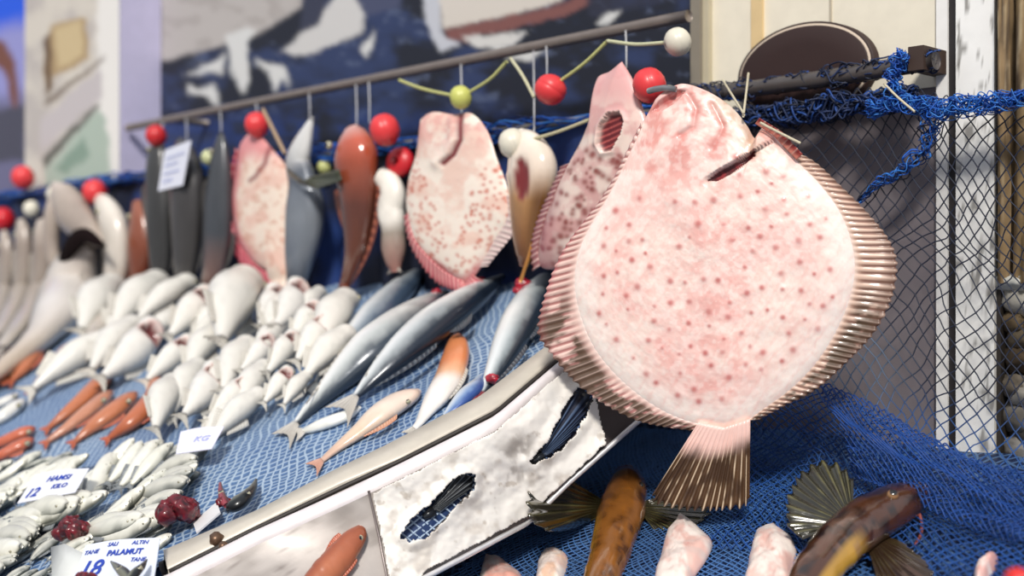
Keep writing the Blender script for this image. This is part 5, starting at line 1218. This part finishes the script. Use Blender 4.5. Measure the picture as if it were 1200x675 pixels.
rt, fn, p, nn = lying('gurnard', [(733,556,14),(734,566,21),(732,582,25),(728,602,27),(722,624,26),(716,646,24),(708,670,22),(700,692,19)], 'brown gurnard lying head up with olive fins spread, under the turbot tail', cG1, .75, SLIME, None, None, (), .0, DG, T2)
for (x, y) in ((716,570),(751,570)):
    part(eye_mb(x, y, lambda a, b, h=0: T2.on(a, b, h), .026, .005, np.array([0,-.7,.6]), (120,80,40)), 'eye', SLIME, rt)
fan(rt, [(702,606),(704,596),(708,588)], [(668,622),(640,622),(620,612),(616,590),(622,566),(640,546)], T2, .014, [.02,.06,.082,.088,.09,.092])
fan(rt, [(748,590),(752,598),(754,606)], [(800,578),(826,588),(834,602),(820,616),(790,622),(766,622)], T2, .016, [.022,.02,.016,.012,.010,.010])
def cG2(s, sd, fr):
    n = fbm(s*12, sd*3+fr, 160); c = mix(lin((74,42,24)), lin((34,22,16)), sst(.4,.62,n)); c = mix(c, lin((140,62,34)), sst(.12,.0,s)*.8)
    c = mix(c, lin((196,150,58)), sst(.68,.9,-sd)*sst(.55,.68,s)*.9); return mix(c, lin((130,96,80)), sst(.35,.55,s)*sst(.6,.7,n)*.5)
rt, fn, p, nn = lying('gurnard', [(1078,572,9),(1070,580,17),(1052,590,23),(1030,602,26),(1008,616,27),(988,634,27),(970,652,26),(952,676,24),(942,692,20)], 'dark glossy gurnard lying head to the right in the bottom right foreground', cG2, .8, SLIME, None, None, (), .012, DG, T2)
part(eye_mb(1046, 581, lambda a, b, h=0: T2.on(a, b, h), .05, .006, np.array([0,-.6,.7]), (150,110,70)), 'eye', SLIME, rt)
fan(rt, [(1000,606),(992,612),(984,618)], [(1000,560),(982,542),(958,538),(934,556),(920,588),(922,618),(940,632)], T2, .03, [.05,.062,.066,.06,.05,.04,.034], 13)
fan(rt, [(1028,626),(1024,634),(1016,640)], [(1062,640),(1090,660),(1102,690),(1070,706),(1030,690)], T2, .018, .012, 11, 'pectoral_fin', lambda u, v, ph: mix(FANO(u, v, ph), lin((60,36,28)), .5+0*u))
m = MB(); ln = [T2.on(x, y, h) for x, y, h in ((1070,586,.03),(1078,604,.02),(1080,622,.012),(1072,640,.01))]; m.tube(spline(np.array(ln), 20), .0016, lin((150,80,70)), 8); part(m, 'barbel', SLIME, rt)
# pale fillet ends along the bottom
def fillet(poly, lab, base=.006, tint=(232,190,178)):
    fnF = lambda x, y, h=0: T2.on(x, y, base) + T2.n*h
    def cf(X, Y, R):
        n = fbm(X*.06, Y*.06, 170); c = mix(lin((244,230,220)), lin(tint), sst(.42,.66,n)); c = mix(c, lin((206,190,184)), sst(.6,.72,fbm(X*.02+Y*.1, Y*.03, 171))*.5); return mix(c, lin((222,150,140)), sst(.6,.9,fbm(X*.14, Y*.14, 172))*.6)
    rt = thing('fish_fillet', T2.on(*np.mean(poly, 0)), lab, 'fish fillet'); fnF.N = lambda x, y: T2.n
    outline_fish('flesh', poly, fnF, .014, cf, rt, WHITE, lambda X, Y: .003*(fbm(X*.07, Y*.07, 173)-.5)*2, 30, 80)
fillet([(798,604),(806,608),(822,622),(835,636),(829,654),(814,676),(804,696),(768,694),(768,676),(776,650),(784,624)], 'pale pointed fish fillet end in front of the turbot tail', .012)
fillet([(907,614),(915,622),(926,630),(934,644),(930,662),(928,696),(872,696),(876,670),(882,640),(888,622)], 'pale fish fillet end left of the dark gurnard', .012)
fillet([(642,644),(654,645),(666,655),(664,672),(656,696),(630,696),(630,672),(634,654)], 'small pale fish fillet end left of the brown gurnard', .008, (236,196,170))
fillet([(570,654),(584,656),(598,664),(612,676),(610,700),(564,700),(564,672)], 'small pinkish fish fillet end at the bottom edge below the white plastic', .008, (240,176,160))
fillet([(1164,652),(1170,656),(1166,668),(1156,684),(1146,690),(1142,680),(1148,668),(1156,660)], 'small pinkish fillet scrap at the bottom right near the red float', .010, (224,170,160))
# gurnard on the steel skirt
class Skirt:
    n = nb
    def on(s, x, y, h=0): return onskirt(x, y, h)
cS = bands([(0,(140,72,46)),(.25,(172,96,64)),(.6,(184,110,76)),(1,(160,90,60))], ((150,76,48), .3, .95))
rt, fn, p, nn = lying('gurnard', [(423,619,6),(420,625,11),(410,637,15),(398,652,17),(384,668,18),(368,686,17),(356,700,14)], 'orange-brown gurnard lying on the stained steel side panel', cS, .8, FISH, None, (.1,-.3,.004), ((.2,.5,1,7,OF,.2),(.3,.7,-1,6,OF,.6)), .0, DG, Skirt())
# dark tail shapes added in the holes, standing for fish reflected in the steel
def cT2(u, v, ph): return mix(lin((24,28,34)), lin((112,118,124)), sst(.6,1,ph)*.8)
for root_, tipl, lab in (([(500,602),(508,598),(514,600)], [(528,560),(540,556),(553,558),(553,570),(545,578),(532,586)], 'dark tail modelling a reflection in the leaf-shaped hole of the white plastic'),
                          ([(628,540),(634,534),(640,534)], [(668,462),(682,456),(690,466),(686,482),(672,504),(660,520)], 'dark blue tail modelling a reflection in the curved upper hole of the white plastic')):
    rt = thing('fish_tail', onskirt(*root_[1], .002), lab, 'reflected tail')
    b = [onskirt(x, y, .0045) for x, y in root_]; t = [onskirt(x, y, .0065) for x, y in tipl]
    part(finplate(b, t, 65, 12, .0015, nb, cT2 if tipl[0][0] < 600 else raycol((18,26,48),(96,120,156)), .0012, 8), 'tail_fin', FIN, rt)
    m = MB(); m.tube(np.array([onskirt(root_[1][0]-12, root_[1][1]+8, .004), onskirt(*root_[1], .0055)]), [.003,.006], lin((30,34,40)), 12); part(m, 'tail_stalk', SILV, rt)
